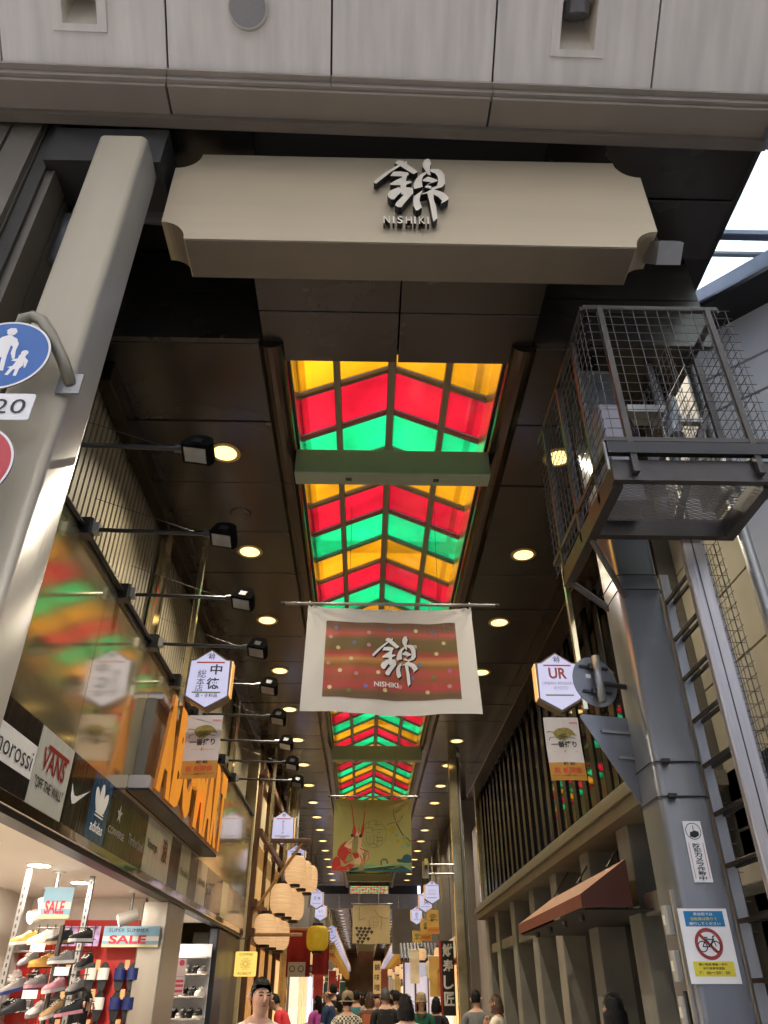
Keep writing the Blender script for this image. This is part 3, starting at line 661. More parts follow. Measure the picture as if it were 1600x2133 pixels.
# equipment in the cage
t = thing('valve_assembly', 'silver pipe valve with elbow standing inside the wire cage', 'valve', (2.22, 4.62, 4.42))
MB().tube([(2.2, 4.6, 4.42), (2.2, 4.6, 4.85)], .055, 16).build('lower_pipe', steel_light, t, smooth=True)
MB().lathe([(.06, .0), (.085, .02), (.085, .1), (.06, .13)], (2.2, 4.6, 4.85), 16).build('lagging', mat('foil_lagging', C('#cfd2d6'), .3, .8, .2, 30, .5, 25), t)
MB().tube([(2.2, 4.6, 4.98), (2.21, 4.58, 5.1), (2.28, 4.56, 5.2), (2.36, 4.55, 5.24), (2.42, 4.55, 5.3), (2.42, 4.55, 5.5)], .045, 12).build('elbow', mat('pipe_white', C('#b8bcc0'), .35, .2, .1), t, smooth=True)
MB().lathe([(.0, 0), (.05, 0), (.06, .03), (.06, .07), (.0, .08)], (2.42, 4.5, 5.26), 14, 'y').build('flange', blackm, t)
MB().box(2.04, 2.34, 4.45, 4.58, 5.46, 5.53).build('junction_plate', steel_light, t)
MB().box(2.08, 2.7, 4.60, 4.66, 5.49, 5.53).build('cross_bar', steel_light, t)
t = thing('cable_box', 'small white cable boxes standing on the cage floor', 'box', (2.36, 4.5, 4.42))
MB().cbox(2.36, 2.44, 4.5, 4.58, 4.42, 4.66, .008).build('box', white_p, t); MB().cbox(2.46, 2.54, 4.52, 4.6, 4.42, 4.56, .008).build('box', white_p, t)
t = thing('insulator', 'white capped canister standing on the pipe bar in the cage', 'canister', (2.5, 4.62, 5.53))
MB().lathe([(0, 0), (.035, 0), (.04, .02), (.04, .2), (.025, .24), (0, .25)], (2.5, 4.62, 5.531), 16).build('canister', mat('pipe_white'), t, smooth=True)
t = thing('beacon', 'small red beacon lamp on the column head behind wire mesh', 'lamp', (1.86, 4.95, 6.2))
MB().lathe([(0, 0), (.03, 0), (.035, .05), (.0, .07)], (1.86, 4.95, 6.2), 14).build('dome', mat('beacon_red', C('#c03a34'), .3, 0, .05), t, smooth=True)
t = thing('control_cabinet', 'tall pale grey control cabinet standing in the wire cage', 'cabinet', (1.78, 4.3, 4.44))
MB().cbox(1.70, 1.92, 4.22, 4.40, 4.44, 5.32, .012).build('body', mat('cabinet_pale', C('#7b797f'), .4, .3, .08), t)
MB().box(1.715, 1.905, 4.214, 4.2195, 4.47, 5.29).build('door', mat('cabinet_door', C('#86848b'), .38, .3, .06), t)
MB().box(1.885, 1.895, 4.205, 4.2135, 4.86, 4.95).build('handle', blackm, t)
t = thing('cable_bundle', 'loop of black cables hanging on the cage equipment', 'cable', (2.1, 4.5, 5.2))
for k in range(4): MB().tube([(1.95 + .02 * k, 4.44, 5.45), (1.98 + .03 * k, 4.42, 5.25 - .04 * k), (2.06 + .03 * k, 4.42, 5.14 - .05 * k), (2.16 + .02 * k, 4.46, 5.2), (2.2, 4.55, 5.35)], .009, 6).build('cable', blackm, t, smooth=True)
t = thing('cage_brace', 'dark diagonal steel strut crossing behind the cage mesh', 'strut', (2.4, 4.7, 4.5)); MB().cbox(0, .06, 0, .04, 0, 1.5, .006).build('strut', steel_dark, t); t.location = (2.25, 4.66, 4.5); t.rotation_euler = (0, R(24), 0); t.children[0].matrix_parent_inverse.identity()
# ladder with mesh guard
ld = thing('ladder', 'galvanised ladder with pale flat rail rising to the cage', 'ladder', (2.26, 4.7, 0))
MB().cbox(2.2, 2.345, 4.46, 4.52, 0, 4.29, .008).build('rail', mat('pale_steel_rail', C('#b4aca6'), .38, .7, .22, 3, .25, 20, (3, 3, .12), rvar=.1), ld)
MB().box(2.268, 2.274, 4.456, 4.46, 0, 4.29).build('rail_seam', steel_dark, ld)
MB().cbox(2.22, 2.30, 5.0, 5.05, 0, 4.29, .008).build('rail', steel_light, ld)
rg = MB().box(2.225, 2.243, 4.52, 5.0, -.012, .012)
rg.box(2.285, 2.303, 4.52, 5.0, -.012, .012)
ro = rg.build('rung', steel_dark, ld); ro.location = (0, 0, .45)
for k in range(1, 13):
    c = ro.copy(); COL.objects.link(c); c.location = (0, 0, .45 + k * .3)
mesh_panel(2.46, 'y', 4.46, 4.78, 2.2, 4.28, .06, .0028, ld)
mesh_panel(4.53, 'x', 2.36, 2.46, 2.2, 4.28, .05, .0028, ld)
mesh_panel(5.09, 'x', 2.16, 2.34, 1.9, 4.28, .05, .0028, ld)

# ------------------------------------------------------------------ left: shoe shop building
lb = thing('shop_building', 'steel clad shoe shop building with ribbed siding above its open shopfront', 'building', (-2.3, 9, 0))
fy = [3.52, 5.95, 8.38, 10.81, 13.24, 16.2]
for i in range(5): MB().cbox(-2.36, -2.30, fy[i] + .004, fy[i + 1] - .004, 3.19, 4.69, .006).build('fascia_sheet', steel_warm, lb)
MB().box(-2.42, -2.29, 3.5, 16.22, 4.692, 4.73).build('fascia_cap', black, lb)
MB().box(-6.2, -2.62, 3.5, 16.2, 3.0, 7.6).build('upper_core', mat('dark_core', C('#5a5346'), .8), lb)
MB().box(-2.6, -2.5, 3.36, 16.2, 4.73, 7.5).build('siding_back', mat('rib_gap_shade', C('#2e2a24'), .7, 0, .1), lb)  # dark backing paints the shade between the shallow ribs
r0 = MB().box(-2.5, -2.489, -.034, .034, 4.735, 6.34).build('rib', rib_m, lb); r0.location = (0, 4.75, 0)
for k in range(1, 108):
    c = r0.copy(); COL.objects.link(c); c.location = (0, 4.75 + k * .106, 0)
sid = mat('shaded_siding', C('#5a5348'), .55, .1, .12, 2)  # siding colour darkened to hold the shadow it stands in
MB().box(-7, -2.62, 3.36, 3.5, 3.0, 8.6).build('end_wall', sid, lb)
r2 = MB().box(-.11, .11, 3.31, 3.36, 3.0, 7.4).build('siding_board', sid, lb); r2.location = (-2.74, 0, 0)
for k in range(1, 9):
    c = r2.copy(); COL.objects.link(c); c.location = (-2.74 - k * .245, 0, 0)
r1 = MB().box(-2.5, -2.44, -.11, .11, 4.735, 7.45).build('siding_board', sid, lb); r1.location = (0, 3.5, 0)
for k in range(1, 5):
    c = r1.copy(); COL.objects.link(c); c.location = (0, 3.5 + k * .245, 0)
for y in (7.6, 13.6): MB().cbox(-2.46, -2.38, y, y + .22, 4.74, 6.3, .01).build('wall_post', steel_warm, lb)
PB = [(3.9, 4.6, '#d8d3c6'), (4.6, 5.26, '#2a2522'), (5.26, 5.94, '#d2cfc2'), (5.94, 6.5, '#141414'), (6.5, 7.02, '#17496b'), (7.02, 7.65, '#1b1b1a'), (7.65, 8.35, '#161513'), (8.35, 8.95, '#cfcdb8'), (8.95, 9.5, '#d3d0bb'), (9.5, 10.05, '#20242a'), (10.05, 10.65, '#c8cba6'), (10.65, 11.2, '#1d1b19'), (11.2, 11.9, '#bfb79c'), (11.9, 12.5, '#1a2026'), (12.5, 13.3, '#2c2a3a'), (13.3, 13.9, '#c6c9a0'), (13.9, 14.8, '#9a9488'), (14.8, 16.0, '#a39a8a')]
BP = []
for i, (y0, y1, cc) in enumerate(PB):
    o = MB().box(-2.3, -2.272, y0 + .004, y1 - .004, 2.665, 3.18).build('brand_panel', mat('brand_panel_' + cc[1:], C(cc), .16, 0, .05, 3, .22, 2.5, (1, 6, .5), coat=.5), lb); BP.append(o)
LF = leftface((-2.272, 0, 0))
def ptext(i, m, lst, nm='lettering'):
    b = MB()
    for (s, y, z, ww, hh, bo) in lst: put_text(b, s, LF, y, z, ww, hh, bo, .004)
    b.build(nm, m, BP[i])
dark_t = mat('dark_lettering', C('#1c1a18'), .5, 0, 0); vred = mat('brand_red', C('#8e1f1c'), .45, 0, 0)
b = MB(); b.poly([(4.61, 2.8), (5.25, 2.8), (5.25, 3.02), (4.61, 3.02)], LF, 0, .003); b.build('white_band', white_p, BP[1])
b = MB(); put_text(b, 'norossi', LF, 4.93, 2.905, .56, .12, -.004, .006); b.build('lettering', dark_t, BP[1])
ptext(2, vred, [('VANS', 5.6, 2.985, .46, .15, .02)]); b = MB(); bar(b, LF, 5.43, 3.075, 5.86, 3.075, .03, .0045); b.build('letter_bar', vred, BP[2])
ptext(2, dark_t, [('"OFF THE WALL"', 5.6, 2.82, .56, .075, .015)], 'slogan')
sw = [(0, .45), (.05, .16), (.17, .02), (.3, .06), (1, .55), (.36, .24), (.22, .22), (.12, .3)]
b = MB(); b.poly([(6.02 + x * .42, 2.82 + y * .32) for x, y in sw], LF, 0, .004); b.build('swoosh_mark', white_p, BP[3])
b = MB()
for (cx, cz, ww, hh, rt) in ((6.76, 3.0, .062, .125, 0), (6.66, 2.975, .055, .115, 38), (6.86, 2.975, .055, .115, -38)):
    b.poly([(cx + ww * math.cos(a) * math.cos(R(rt)) - hh * math.sin(a) * math.sin(R(rt)), cz + ww * math.cos(a) * math.sin(R(rt)) + hh * math.sin(a) * math.cos(R(rt))) for a in [2 * math.pi * k / 20 for k in range(20)]], LF, 0, .004 + rt * .00002)
for z in (2.91, 2.885, 2.86): bar(b, LF, 6.64, z, 6.88, z, .012, .0055)
b.build('trefoil_mark', white_p, BP[4]); ptext(4, white_p, [('adidas', 6.76, 2.775, .34, .085, .02)])
star = [(math.cos(R(90 + 36 * k)) * (.09 if k % 2 == 0 else .035), math.sin(R(90 + 36 * k)) * (.09 if k % 2 == 0 else .035)) for k in range(10)]
grey_p = mat('grey_print', C('#b9b6ac'), .4, .2, 0)
b = MB(); b.poly([(7.33 + x, 2.99 + y) for x, y in star], LF, 0, .004); b.build('star_mark', grey_p, BP[5]); ptext(5, grey_p, [('CONVERSE', 7.33, 2.83, .5, .06, .012)])
ptext(6, grey_p, [('Timberland', 8.0, 2.86, .56, .09, .012)]); ptext(7, dark_t, [('Superga', 8.65, 2.93, .42, .11, .012)]); ptext(8, mat('brand_brown', C('#7d3a26'), .5), [('浪', 9.22, 2.97, .26, .26, .02)])
ptext(10, dark_t, [('Parade', 10.35, 2.9, .42, .08, .0)]); ptext(12, dark_t, [('HAWKINS', 11.55, 2.93, .5, .08, .01)]); ptext(13, grey_p, [('PUMA', 12.2, 2.93, .44, .1, .02)])
MB().cbox(-2.34, -2.262, 3.9, 16.0, 2.582, 2.662, .006).build('polished_strip', mat('polished_strip', C('#cfc4bb'), .07, 1, .04, 2, .12, 3, (1, .6, 1)), lb)
MB().box(-2.42, -2.28, 3.9, 16.0, 2.54, 2.58).build('shutter_track', black, lb)
MB().cbox(-2.62, -2.31, 9.98, 10.9, 0, 2.538, .02).build('pillar', steel, lb)
MB().cbox(-2.46, -2.31, 13.62, 14.5, 0, 2.52, .02).build('pillar', mat('dark_panel', C('#3d4048'), .35, .4, .08), lb)
MB().cbox(-2.9, -2.33, 14.52, 16.2, 0, 2.53, .02).build('pillar', mat('olive_panel', C('#6e6655'), .5, .2, .1), lb)
# shop interior shell
it = white_wall
MB().box(-6.0, -2.47, 3.6, 13.6, 2.60, 2.68).build('shop_ceiling', it, lb)
MB().box(-6.1, -6.0, 3.6, 13.6, 0, 2.6).build('shop_wall', it, lb)
MB().box(-6.0, -2.65, 10.2, 10.32, 0, 2.599).build('shop_wall', it, lb)
MB().box(-6.0, -2.9, 13.5, 13.6, 0, 2.599).build('shop_wall', it, lb)
MB().box(-6.0, -2.35, 3.4, 3.6, 0, 2.599).build('shop_wall', it, lb)
MB().box(-6.0, -2.4, 3.6, 13.5, .03, .06).build('shop_floor', mat('shop_floor', C('#b8aa98'), .4, 0, .06), lb)
for (x0, x1, z0, z1) in ((-4.25, -3.62, .1, 2.12), (-3.55, -2.66, .1, 2.36)): MB().box(x0, x1, 10.14, 10.199, z0, z1).build('red_display_wall', red_m, lb)
for z in (2.02, 1.72, 1.45, 1.2):
    MB().box(-4.25, -3.62, 9.9, 10.139, z, z + .02).build('display_rail', mat('rail_white', C('#d8cfc2'), .3, .3), lb)
for x in (-4.9, -4.6): MB().box(x, x + .2, 10.0, 10.19, .1, 2.3).build('wall_shelf', pale_wall, lb)
# recessed and track lights in the shop
dlp = thing('shop_ceiling_light', 'round recessed light in the white shop ceiling', 'light', (-3.0, 5.2, 2.6), 'recessed lights in the shoe shop ceiling')
MB().lathe([(.10, 0), (.12, 0), (.12, -.006), (.095, -.006)], (-3, 5.2, 2.6), 20).build('trim', white_p, dlp)
b = MB(); b.disc((0, 0), .095, (V((-3, 5.2, 2.596)), V((1, 0, 0)), V((0, -1, 0)), V((0, 0, -1))), 20); b.build('glow', shoplight_e, dlp)
for k, (x, y) in enumerate([(-3.0, 6.4), (-3.0, 7.6), (-3.0, 8.8), (-4.1, 5.2), (-4.1, 6.6), (-4.1, 8.0), (-4.1, 9.3), (-5.2, 6.0), (-5.2, 8.0), (-2.9, 11.6), (-2.9, 12.8), (-4.6, 12)]): dup(dlp, (x, y, 2.6))
def spot(x, y, lab, az, first=[None]):
    t = thing('track_spotlight', lab, 'light', (x, y, 2.6))
    MB().lathe([(0, 0), (.06, 0), (.06, -.02), (0, -.02)], (x, y, 2.6), 16).build('ceiling_plate', white_p, t)
    MB().tube([(x, y, 2.58), (x, y, 2.4)], .016, 8).build('stem', steel_light, t)
    d = V((math.cos(az), math.sin(az), -.35)).normalized(); c = V((x, y, 2.34))
    MB().tube([c - d * .1, c + d * .12], [.055, .07], 16).build('can', mat('can_grey', C('#a8a49c'), .4, .2), t)
    MB().tube([c + d * .121, c + d * .124], .06, 16).build('lens', emis('spot_glow', C('#fff0d8'), 3.0), t)
spot(-2.95, 8.0, 'white track spotlight on a stem above the shoe tower', R(200)); spot(-2.62, 9.5, 'white track spotlight angled left beside the steel pillar', R(190)); spot(-3.5, 9.2, 'white track spotlight in front of the red display wall', R(230))
# uprights, signs, stock
for x, y, nm in ((-3.12, 7.7, 'perforated steel shelf upright beside the red wall'), (-2.72, 8.3, 'thin steel pole rising behind the hanging sale sign')):
    t = thing('shelf_upright', nm, 'upright', (x, y, 0)); MB().box(x - .022, x + .022, y - .02, y + .02, .06, 2.598).build('post', steel_light, t)
    s0 = MB().box(x - .006, x + .006, y - .022, y - .0202, 0, .03).build('slot', blackm, t); s0.location = (0, 0, .9)
    for k in range(1, 28): c = s0.copy(); COL.objects.link(c); c.location = (0, 0, .9 + k * .06)
def sale(label, x0, x1, z0, z1, y, big, small=None):
    t = thing('sale_sign', label, 'sign', ((x0 + x1) / 2, y, z0)); fr = camface((0, y, 0)); w_ = x1 - x0; h_ = z1 - z0
    MB().prism([(x0, z0), (x1, z0), (x1, z1), (x0, z1)], fr, -.006, 0).build('board', mat('sale_blue', C('#8fc4e0'), .4, 0, .15, 2), t)
    b = MB(); b.poly([(x0, z0), (x1, z0), (x1, z0 + h_ * .12), (x0, z0 + h_ * .12)], fr, 0, .002); b.build('sand_band', mat('sale_sand', C('#efdfae'), .5), t)
    b = MB(); b.poly([(x0, z0 + h_ * .3), (x1, z0 + h_ * .3), (x1, z0 + h_ * .52), (x0, z0 + h_ * .5)], fr, 0, .002); b.build('pale_band', white_p, t)
    b = MB(); put_text(b, big, fr, (x0 + x1) / 2 - w_ * .05, z0 + h_ * .36, w_ * .66, h_ * .42, .03, .005); b.build('lettering', mat('sale_red', C('#d01f3a'), .4), t)
    if small: b = MB(); put_text(b, small, fr, (x0 + x1) / 2 - w_ * .05, z0 + h_ * .8, w_ * .72, h_ * .18, .0, .005); b.build('heading', mat('sale_navy', C('#1f3a66'), .4), t)
    t2 = b
sale('wide blue sale banner with red lettering on the red display wall', -3.0, -2.36, 2.07, 2.28, 9.9, 'SALE', 'SUPER SUMMER'); sale('small square blue sale sign hanging by the shelf upright', -2.86, -2.6, 2.16, 2.41, 7.5, 'SALE')
t = thing('photo_board', 'narrow colourful picture board on the red wall beside the sale banner', 'picture', (-3.3, 9.9, 2.1))
MB().box(-3.5, -3.04, 9.9, 9.91, 2.08, 2.28).build('board', mat('board_lilac', C('#b59ac8'), .5, 0, .6, 9), t)
pd = [mat('dot_pink', C('#d86a9a'), .5), mat('dot_white', C('#f0e8f0'), .5), mat('dot_navy', C('#3a3a7a'), .5)]
for k in range(14):
    cx, cz = rnd.uniform(-3.46, -3.1), rnd.uniform(2.11, 2.25); b = MB(); b.disc((cx, cz), rnd.uniform(.012, .03), (V((0, 9.898 - k * .0003, 0)), V((1, 0, 0)), V((0, 0, 1)), V((0, -1, 0))), 10); b.build('printed_dot', pd[k % 3], t)
shoe_cols = {'black': '#17171a', 'white': '#dcd8d0', 'maroon': '#6a1f28', 'navy': '#1c2a66', 'ochre': '#c79a48', 'grey': '#7d7a78', 'pink': '#c98a96', 'tan': '#a98a62'}
def shoe_mesh(t, up, so_):
    L = .27
    P = [(0, 0, .03), (.3, .038, .03), (.6, .045, .03), (.85, .042, .03), (1, .015, .03)]
    b = MB(); prof = [(0, .085, .034), (.12, .095, .038), (.28, .10, .038), (.42, .078, .037), (.6, .055, .043), (.8, .045, .045), (.95, .03, .03), (1, .012, .012)]
    n = 10; vs = []
    for (u, h, w_) in prof:
        for k in range(n): a = math.pi * k / (n - 1); vs.append((u * L, -w_ * math.cos(a), .028 + h * math.sin(a) ** .8))
    fs = [(i * n + k, (i + 1) * n + k, (i + 1) * n + k + 1, i * n + k + 1) for i in range(len(prof) - 1) for k in range(n - 1)] + [tuple(range(n))]
    b.add(vs, fs); b.build('upper', up, t, smooth=True)
    b = MB(); vs = []
    for z in (0, .03):
        for (u, h, w_) in prof: vs.append((u * L, -w_ * 1.04, z))
        for (u, h, w_) in prof[::-1]: vs.append((u * L, w_ * 1.04, z))
    m_ = len(prof) * 2; b.add(vs, [tuple(range(m_ - 1, -1, -1)), tuple(range(m_, 2 * m_))] + [(i, (i + 1) % m_, m_ + (i + 1) % m_, m_ + i) for i in range(m_)]); b.build('sole', so_, t)
    b = MB(); b.lathe([(.022, 0), (.026, .006), (.0, .002)], (.05, 0, .118), 10); b.build('collar', blackm, t)
    b = MB(); [b.tube([(.09 + k * .022, -.03, .11 - k * .008), (.09 + k * .022, .03, .11 - k * .008)], .004, 5) for k in range(3)]; b.build('laces', white_p, t)
def sneaker(label, cu, cs, loc, rz, ry=0., s=1.):
    t = thing('sneaker', label, 'shoe', (0, 0, 0)); shoe_mesh(t, mat('shoe_' + cu, C(shoe_cols[cu]), .5, 0, .12, 12), mat('sole_' + cs, C(shoe_cols[cs]), .5))
    t.location = loc; t.rotation_euler = (0, ry, rz); t.scale = (s, s, s); return t
tw = thing('shoe_rack', 'dark wire tower rack holding tilted sneakers at the shop entrance', 'rack', (-2.62, 7.4, .06))
MB().tube([(-2.6, 7.4, .06), (-2.6, 7.4, 2.1)], .02, 8).build('pole', steel_dark, tw); MB().lathe([(0, 0), (.22, 0), (.22, .02), (0, .03)], (-2.6, 7.4, .06), 20).build('base', steel_dark, tw)
for k in range(8): MB().tube([(-2.86 + k * .07, 7.56, .9), (-2.86 + k * .07, 7.56, 2.12)], .004, 4).build('grid_wire', steel_dark, tw)
for k in range(14): MB().tube([(-2.88, 7.565, .95 + k * .088), (-2.35, 7.565, .95 + k * .088)], .004, 4).build('grid_wire', steel_dark, tw)
for k, (x, z) in enumerate(((-2.74, 1.93), (-2.50, 1.76), (-2.72, 1.6))): MB().box(x - .06, x + .06, 7.30, 7.304, z - .03, z + .03).build('price_tag', white_p, tw)
st = [('ochre', 'white', 2.02, 190, 'ochre sneaker with white sole on the shoe rack'), ('grey', 'maroon', 1.86, 200, 'grey sneaker with maroon sole on the shoe rack'), ('black', 'white', 1.87, 330, 'black sneaker with white sole on the shoe rack'), ('grey', 'navy', 1.70, 195, 'grey sneaker with navy sole on the shoe rack'), ('grey', 'pink', 1.70, 320, 'grey sneaker with pink sole on the shoe rack'), ('pink', 'white', 1.62, 265, 'pink sneaker with white sole on the shoe rack'), ('white', 'grey', 1.53, 190, 'white sneaker with grey sole on the shoe rack'), ('black', 'black', 1.54, 250, 'black sneaker with black sole on the shoe rack'), ('ochre', 'ochre', 1.80, 285, 'ochre sneaker with ochre sole on the shoe rack'), ('white', 'white', 2.0, 300, 'white sneaker with white sole on the shoe rack'), ('black', 'tan', 1.95, 225, 'black sneaker with tan sole on the shoe rack'), ('grey', 'white', 1.78, 235, 'grey sneaker with white sole on the shoe rack'), ('black', 'grey', 1.78, 340, 'black sneaker with grey sole on the shoe rack'), ('grey', 'black', 1.62, 340, 'grey sneaker with black sole on the shoe rack'), ('tan', 'white', 1.46, 220, 'tan sneaker with white sole on the shoe rack'), ('black', 'pink', 1.46, 310, 'black sneaker with pink sole on the shoe rack')]
for i, (cu, cs, z, a, lab) in enumerate(sorted(st, key=lambda q: -q[2])):
    px, pz = -2.84 + (i % 4) * .155 + (.04 if (i // 4) % 2 else 0), 1.98 - (i // 4) * .165 + rnd.uniform(-.02, .02)
    az = R(rnd.uniform(205, 262)); o = sneaker(lab, cu, cs, (px, 7.5, pz), az, R(rnd.uniform(2, 16)), .80)
    MB().tube([(px, 7.56, pz - .004), (px + math.cos(az) * .2, 7.5 + math.sin(az) * .2, pz - .012)], .006, 5).build('prong', steel_dark, tw)
# slipper pairs on the red wall
def slip(col, strap):
    t = thing('slipper_pair', 'x', 'slippers', (0, 0, 0), 'slipper pairs hanging on the red wall')
    for sx in (-.055, .055):
        P = [(sx + .048 * math.cos(a) * (1 if math.sin(a) > 0 else .85), .125 * math.sin(a)) for a in [2 * math.pi * k / 18 for k in range(18)]]
        b = MB(); b.prism(P, FR((0, 0, 0)), 0, .03); b.build('sole', mat('slipper_' + col, C(shoe_cols[col]), .45), t)
        b = MB(); vs = []
        for zz in (-.02, .075):
            for k in range(9): a = math.pi * k / 8; vs.append((sx - .05 * math.cos(a), -.03 - .045 * math.sin(a), zz))
        b.add(vs, [(k, k + 1, 10 + k, 9 + k) for k in range(8)]); b.build('strap', mat('strap_' + strap, C(shoe_cols[strap]), .4), t, smooth=True)
    MB().box(-.02, .02, -.05, -.045, .06, .14).build('price_card', mat('card_tan', C('#d2b07a'), .6), t); return t
sl_lab = ['black slipper pair with tan card high on the red wall', 'black slipper pair with white straps high on the red wall', 'black slipper pair with navy straps high on the red wall', 'black slipper pair in the lower row of the red wall', 'black slipper pair with white straps in the lower row', 'black slipper pair with navy straps in the lower row']
i = 0
for z in (1.78, 1.50, 1.22):
    for k, (cc, ss) in enumerate((('black', 'black'), ('black', 'white'), ('black', 'navy'))):
        o = slip(cc, ss); o.location = (-3.35 + k * .33, 10.02, z); o.scale = (1.3, 1, 1.2); o['label'] = sl_lab[k].replace('high on', {1.78: 'in the top row on', 1.5: 'in the middle row on', 1.22: 'in the bottom row on'}[z])
        i += 1
for r_, z in enumerate((2.04, 1.74, 1.47, 1.22)):
    for k in range(3): sneaker('%s shoe, %s along the %s red wall rail' % (['black', 'grey', 'white'][(k + r_) % 3], ORD[k], ['top', 'second', 'third', 'lowest'][r_]), ['black', 'grey', 'white'][(k + r_) % 3], ['white', 'black', 'grey'][(k * 2 + r_) % 3], (-4.12 + k * .2, 10.08, z), R(-100 + 8 * k))
for r_, z in enumerate((2.1, 1.75, 1.4)):
    MB().box(-5.9, -4.3, 9.85, 10.19, z - .02, z).build('wall_shelf', mat('rail_white'), lb)
    for k in range(5): t = thing('shoe_box', '%s shoe box, %s along the %s white shelf' % (['white', 'grey', 'violet', 'cream', 'pale blue'][k], ORD[k], ['top', 'middle', 'lower'][r_]), 'box', (-5.6 + k * .28, 10.0, z)); MB().cbox(-5.7 + k * .28, -5.46 + k * .28, 9.9, 10.1, z + .001, z + .12 + .02 * ((k + r_) % 3), .004).build('carton', mat('box%d' % k, C(['#d8d4cc', '#8a8a8c', '#5c4a78', '#cfc4a4', '#a8bccc'][k]), .6), t); MB().cbox(-5.705 + k * .28, -5.455 + k * .28, 9.895, 10.105, z + .122 + .02 * ((k + r_) % 3), z + .15 + .02 * ((k + r_) % 3), .004).build('lid', mat('box%d' % k), t)
# second bay: shelves of dark shoes, pink cards
t = thing('display_shelf', 'pale display shelf rack crowded with dark shoes past the pillar', 'shelf', (-2.65, 13.3, .06))
MB().box(-3.1, -2.36, 13.44, 13.47, .06, 2.3).build('back_panel', pale_wall, t)
for z in (1.35, 1.62, 1.9, 2.12): MB().box(-3.1, -2.36, 13.12, 13.439, z - .02, z).build('shelf', mat('shelf_grey', C('#a8a39c'), .4, .3), t)
k = 0
for z in (1.35, 1.62, 1.9):
    for x in (-2.42, -2.54, -2.66, -2.78):
        cu = ['black', 'black', 'grey', 'black', 'white', 'black'][k % 6]; k += 1
        sh_n = {1.35: 'bottom', 1.62: 'middle', 1.9: 'top'}[z]; o = sneaker('%s shoe, %s from the pillar on the %s shelf' % (cu, ORD[k % 4 - 1 if k % 4 else 3], sh_n), cu, 'white' if k % 2 else 'black', (x, 13.4, z), R(-95 + rnd.uniform(-8, 8)))
        o['group'] = 'shoes on the display shelf'
for z, nm in ((1.93, 'white card with a pink disc hanging inside the second opening'), (1.72, 'pink and white striped card hanging inside the second opening')):
    t = thing('price_card', nm, 'card', (-2.42, 11.6, z)); MB().prism([(-2.47, z - .1), (-2.35, z - .1), (-2.35, z + .1), (-2.47, z + .1)], camface((0, 11.6, 0)), -.004, 0).build('card', mat('card_pinkwhite', C('#e8d6da'), .5), t)
    b = MB(); pk = mat('card_pink', C('#d84a6c'), .5)
    if z > 1.8: b.disc((-2.41, z + .05), .035, (V((0, 11.597, 0)), V((1, 0, 0)), V((0, 0, 1)), V((0, -1, 0))), 20)
    else: [b.poly([(-2.46, z + q), (-2.36, z + q), (-2.36, z + q + .03), (-2.46, z + q + .03)], camface((0, 11.6, 0)), 0, .003) for q in (.04, -.01, -.07)]
    b.build('print', pk, t)

# orange block letters
ls = thing('letter_sign', 'large orange block letter shop sign along the steel fascia', 'sign', (-2.1, 9.5, 3.25))
MB().cbox(-2.298, -2.19, 7.62, 11.25, 3.42, 4.2, .01).build('cabinet', mat('cabinet_grey', C('#6d6a66'), .45, .4, .1), ls)
MB().cbox(-2.298, -2.09, 7.5, 11.45, 3.27, 3.39, .01).build('lower_box', mat('cabinet_lilac', C('#b4afb4'), .4, .3, .06), ls)
MB().cbox(-2.298, -2.14, 7.66, 11.2, 4.205, 4.28, .01).build('upper_box', mat('cabinet_lilac'), ls)
MB().box(-2.29, -2.09, 7.49, 11.46, 3.245, 3.268).build('drip_tray', black, ls)
SFR = leftface((-2.075, 0, 0)); y = 7.56
for ch, wd in (('A', .60), ('B', .50), ('C', .50), ('-', .26), ('M', .62), ('A', .52), ('R', .46), ('T', .44)):
    b = MB()
    if ch == '-': b.prism([(y + .04, 3.68), (y + wd - .02, 3.68), (y + wd - .02, 3.88), (y + .04, 3.88)], SFR, 0, .05)
    else: put_text(b, ch, SFR, y + wd / 2, 3.79, wd - .02, 1.02, .07, .0, .03)
    b.build('letter', [orange_l, mat('letter_flank', C('#b8702c'), .4, .1)], ls); y += wd

# arm lamps along the fascia
al = thing('arm_lamp', 'black floodlight on a long arm projecting from the steel fascia', 'light', (-2.28, 0, 4.7), 'floodlights on arms along the shop fascia')
MB().tube([(-2.28, 0, 4.7), (-1.3, 0, 4.67)], .017, 8).build('arm', black, al)
MB().cbox(-2.33, -2.2, -.06, .06, 4.63, 4.78, .015).build('bracket', black, al); MB().box(-2.198, -2.15, -.035, .035, 4.66, 4.75).build('clamp', steel_light, al)
MB().tube([(-2.25, 0, 5.0), (-1.4, .0, 4.69)], .002, 5).build('stay_wire', steel_dark, al)
M = Matrix.Translation((-1.15, 0, 4.66)) @ Matrix.Rotation(R(-26), 4, 'X') @ Matrix.Rotation(R(14), 4, 'Y') @ Matrix.Scale(.82, 4)
lampblk = mat('lamp_black', (.006, .006, .006), .95, 0, .1, spec=.02)
hp = [(-.12, -.085), (.12, -.085), (.125, -.02), (.10, .06), (.04, .095), (-.05, .095), (-.10, .06)]
b = MB(); n = len(hp); vs = [M @ V((x, yy, z)) for yy in (-.09, .09) for x, z in hp]
b.add(vs, [tuple(range(n)), tuple(range(2 * n - 1, n - 1, -1))] + [(i, n + i, n + (i + 1) % n, (i + 1) % n) for i in range(n)]); hd = b.build('head', lampblk, al)
MB().box(-.095, .095, -.06, .07, -.092, -.087, M=M).build('lens', mat('flood_lens', C('#8e8c88'), .12, .5, .1, 14), hd)
MB().box(-.04, .04, -.1, -.091, -.05, .02, M=M).build('visor', mat('visor_dark', C('#2a2826'), .3, .5), hd)
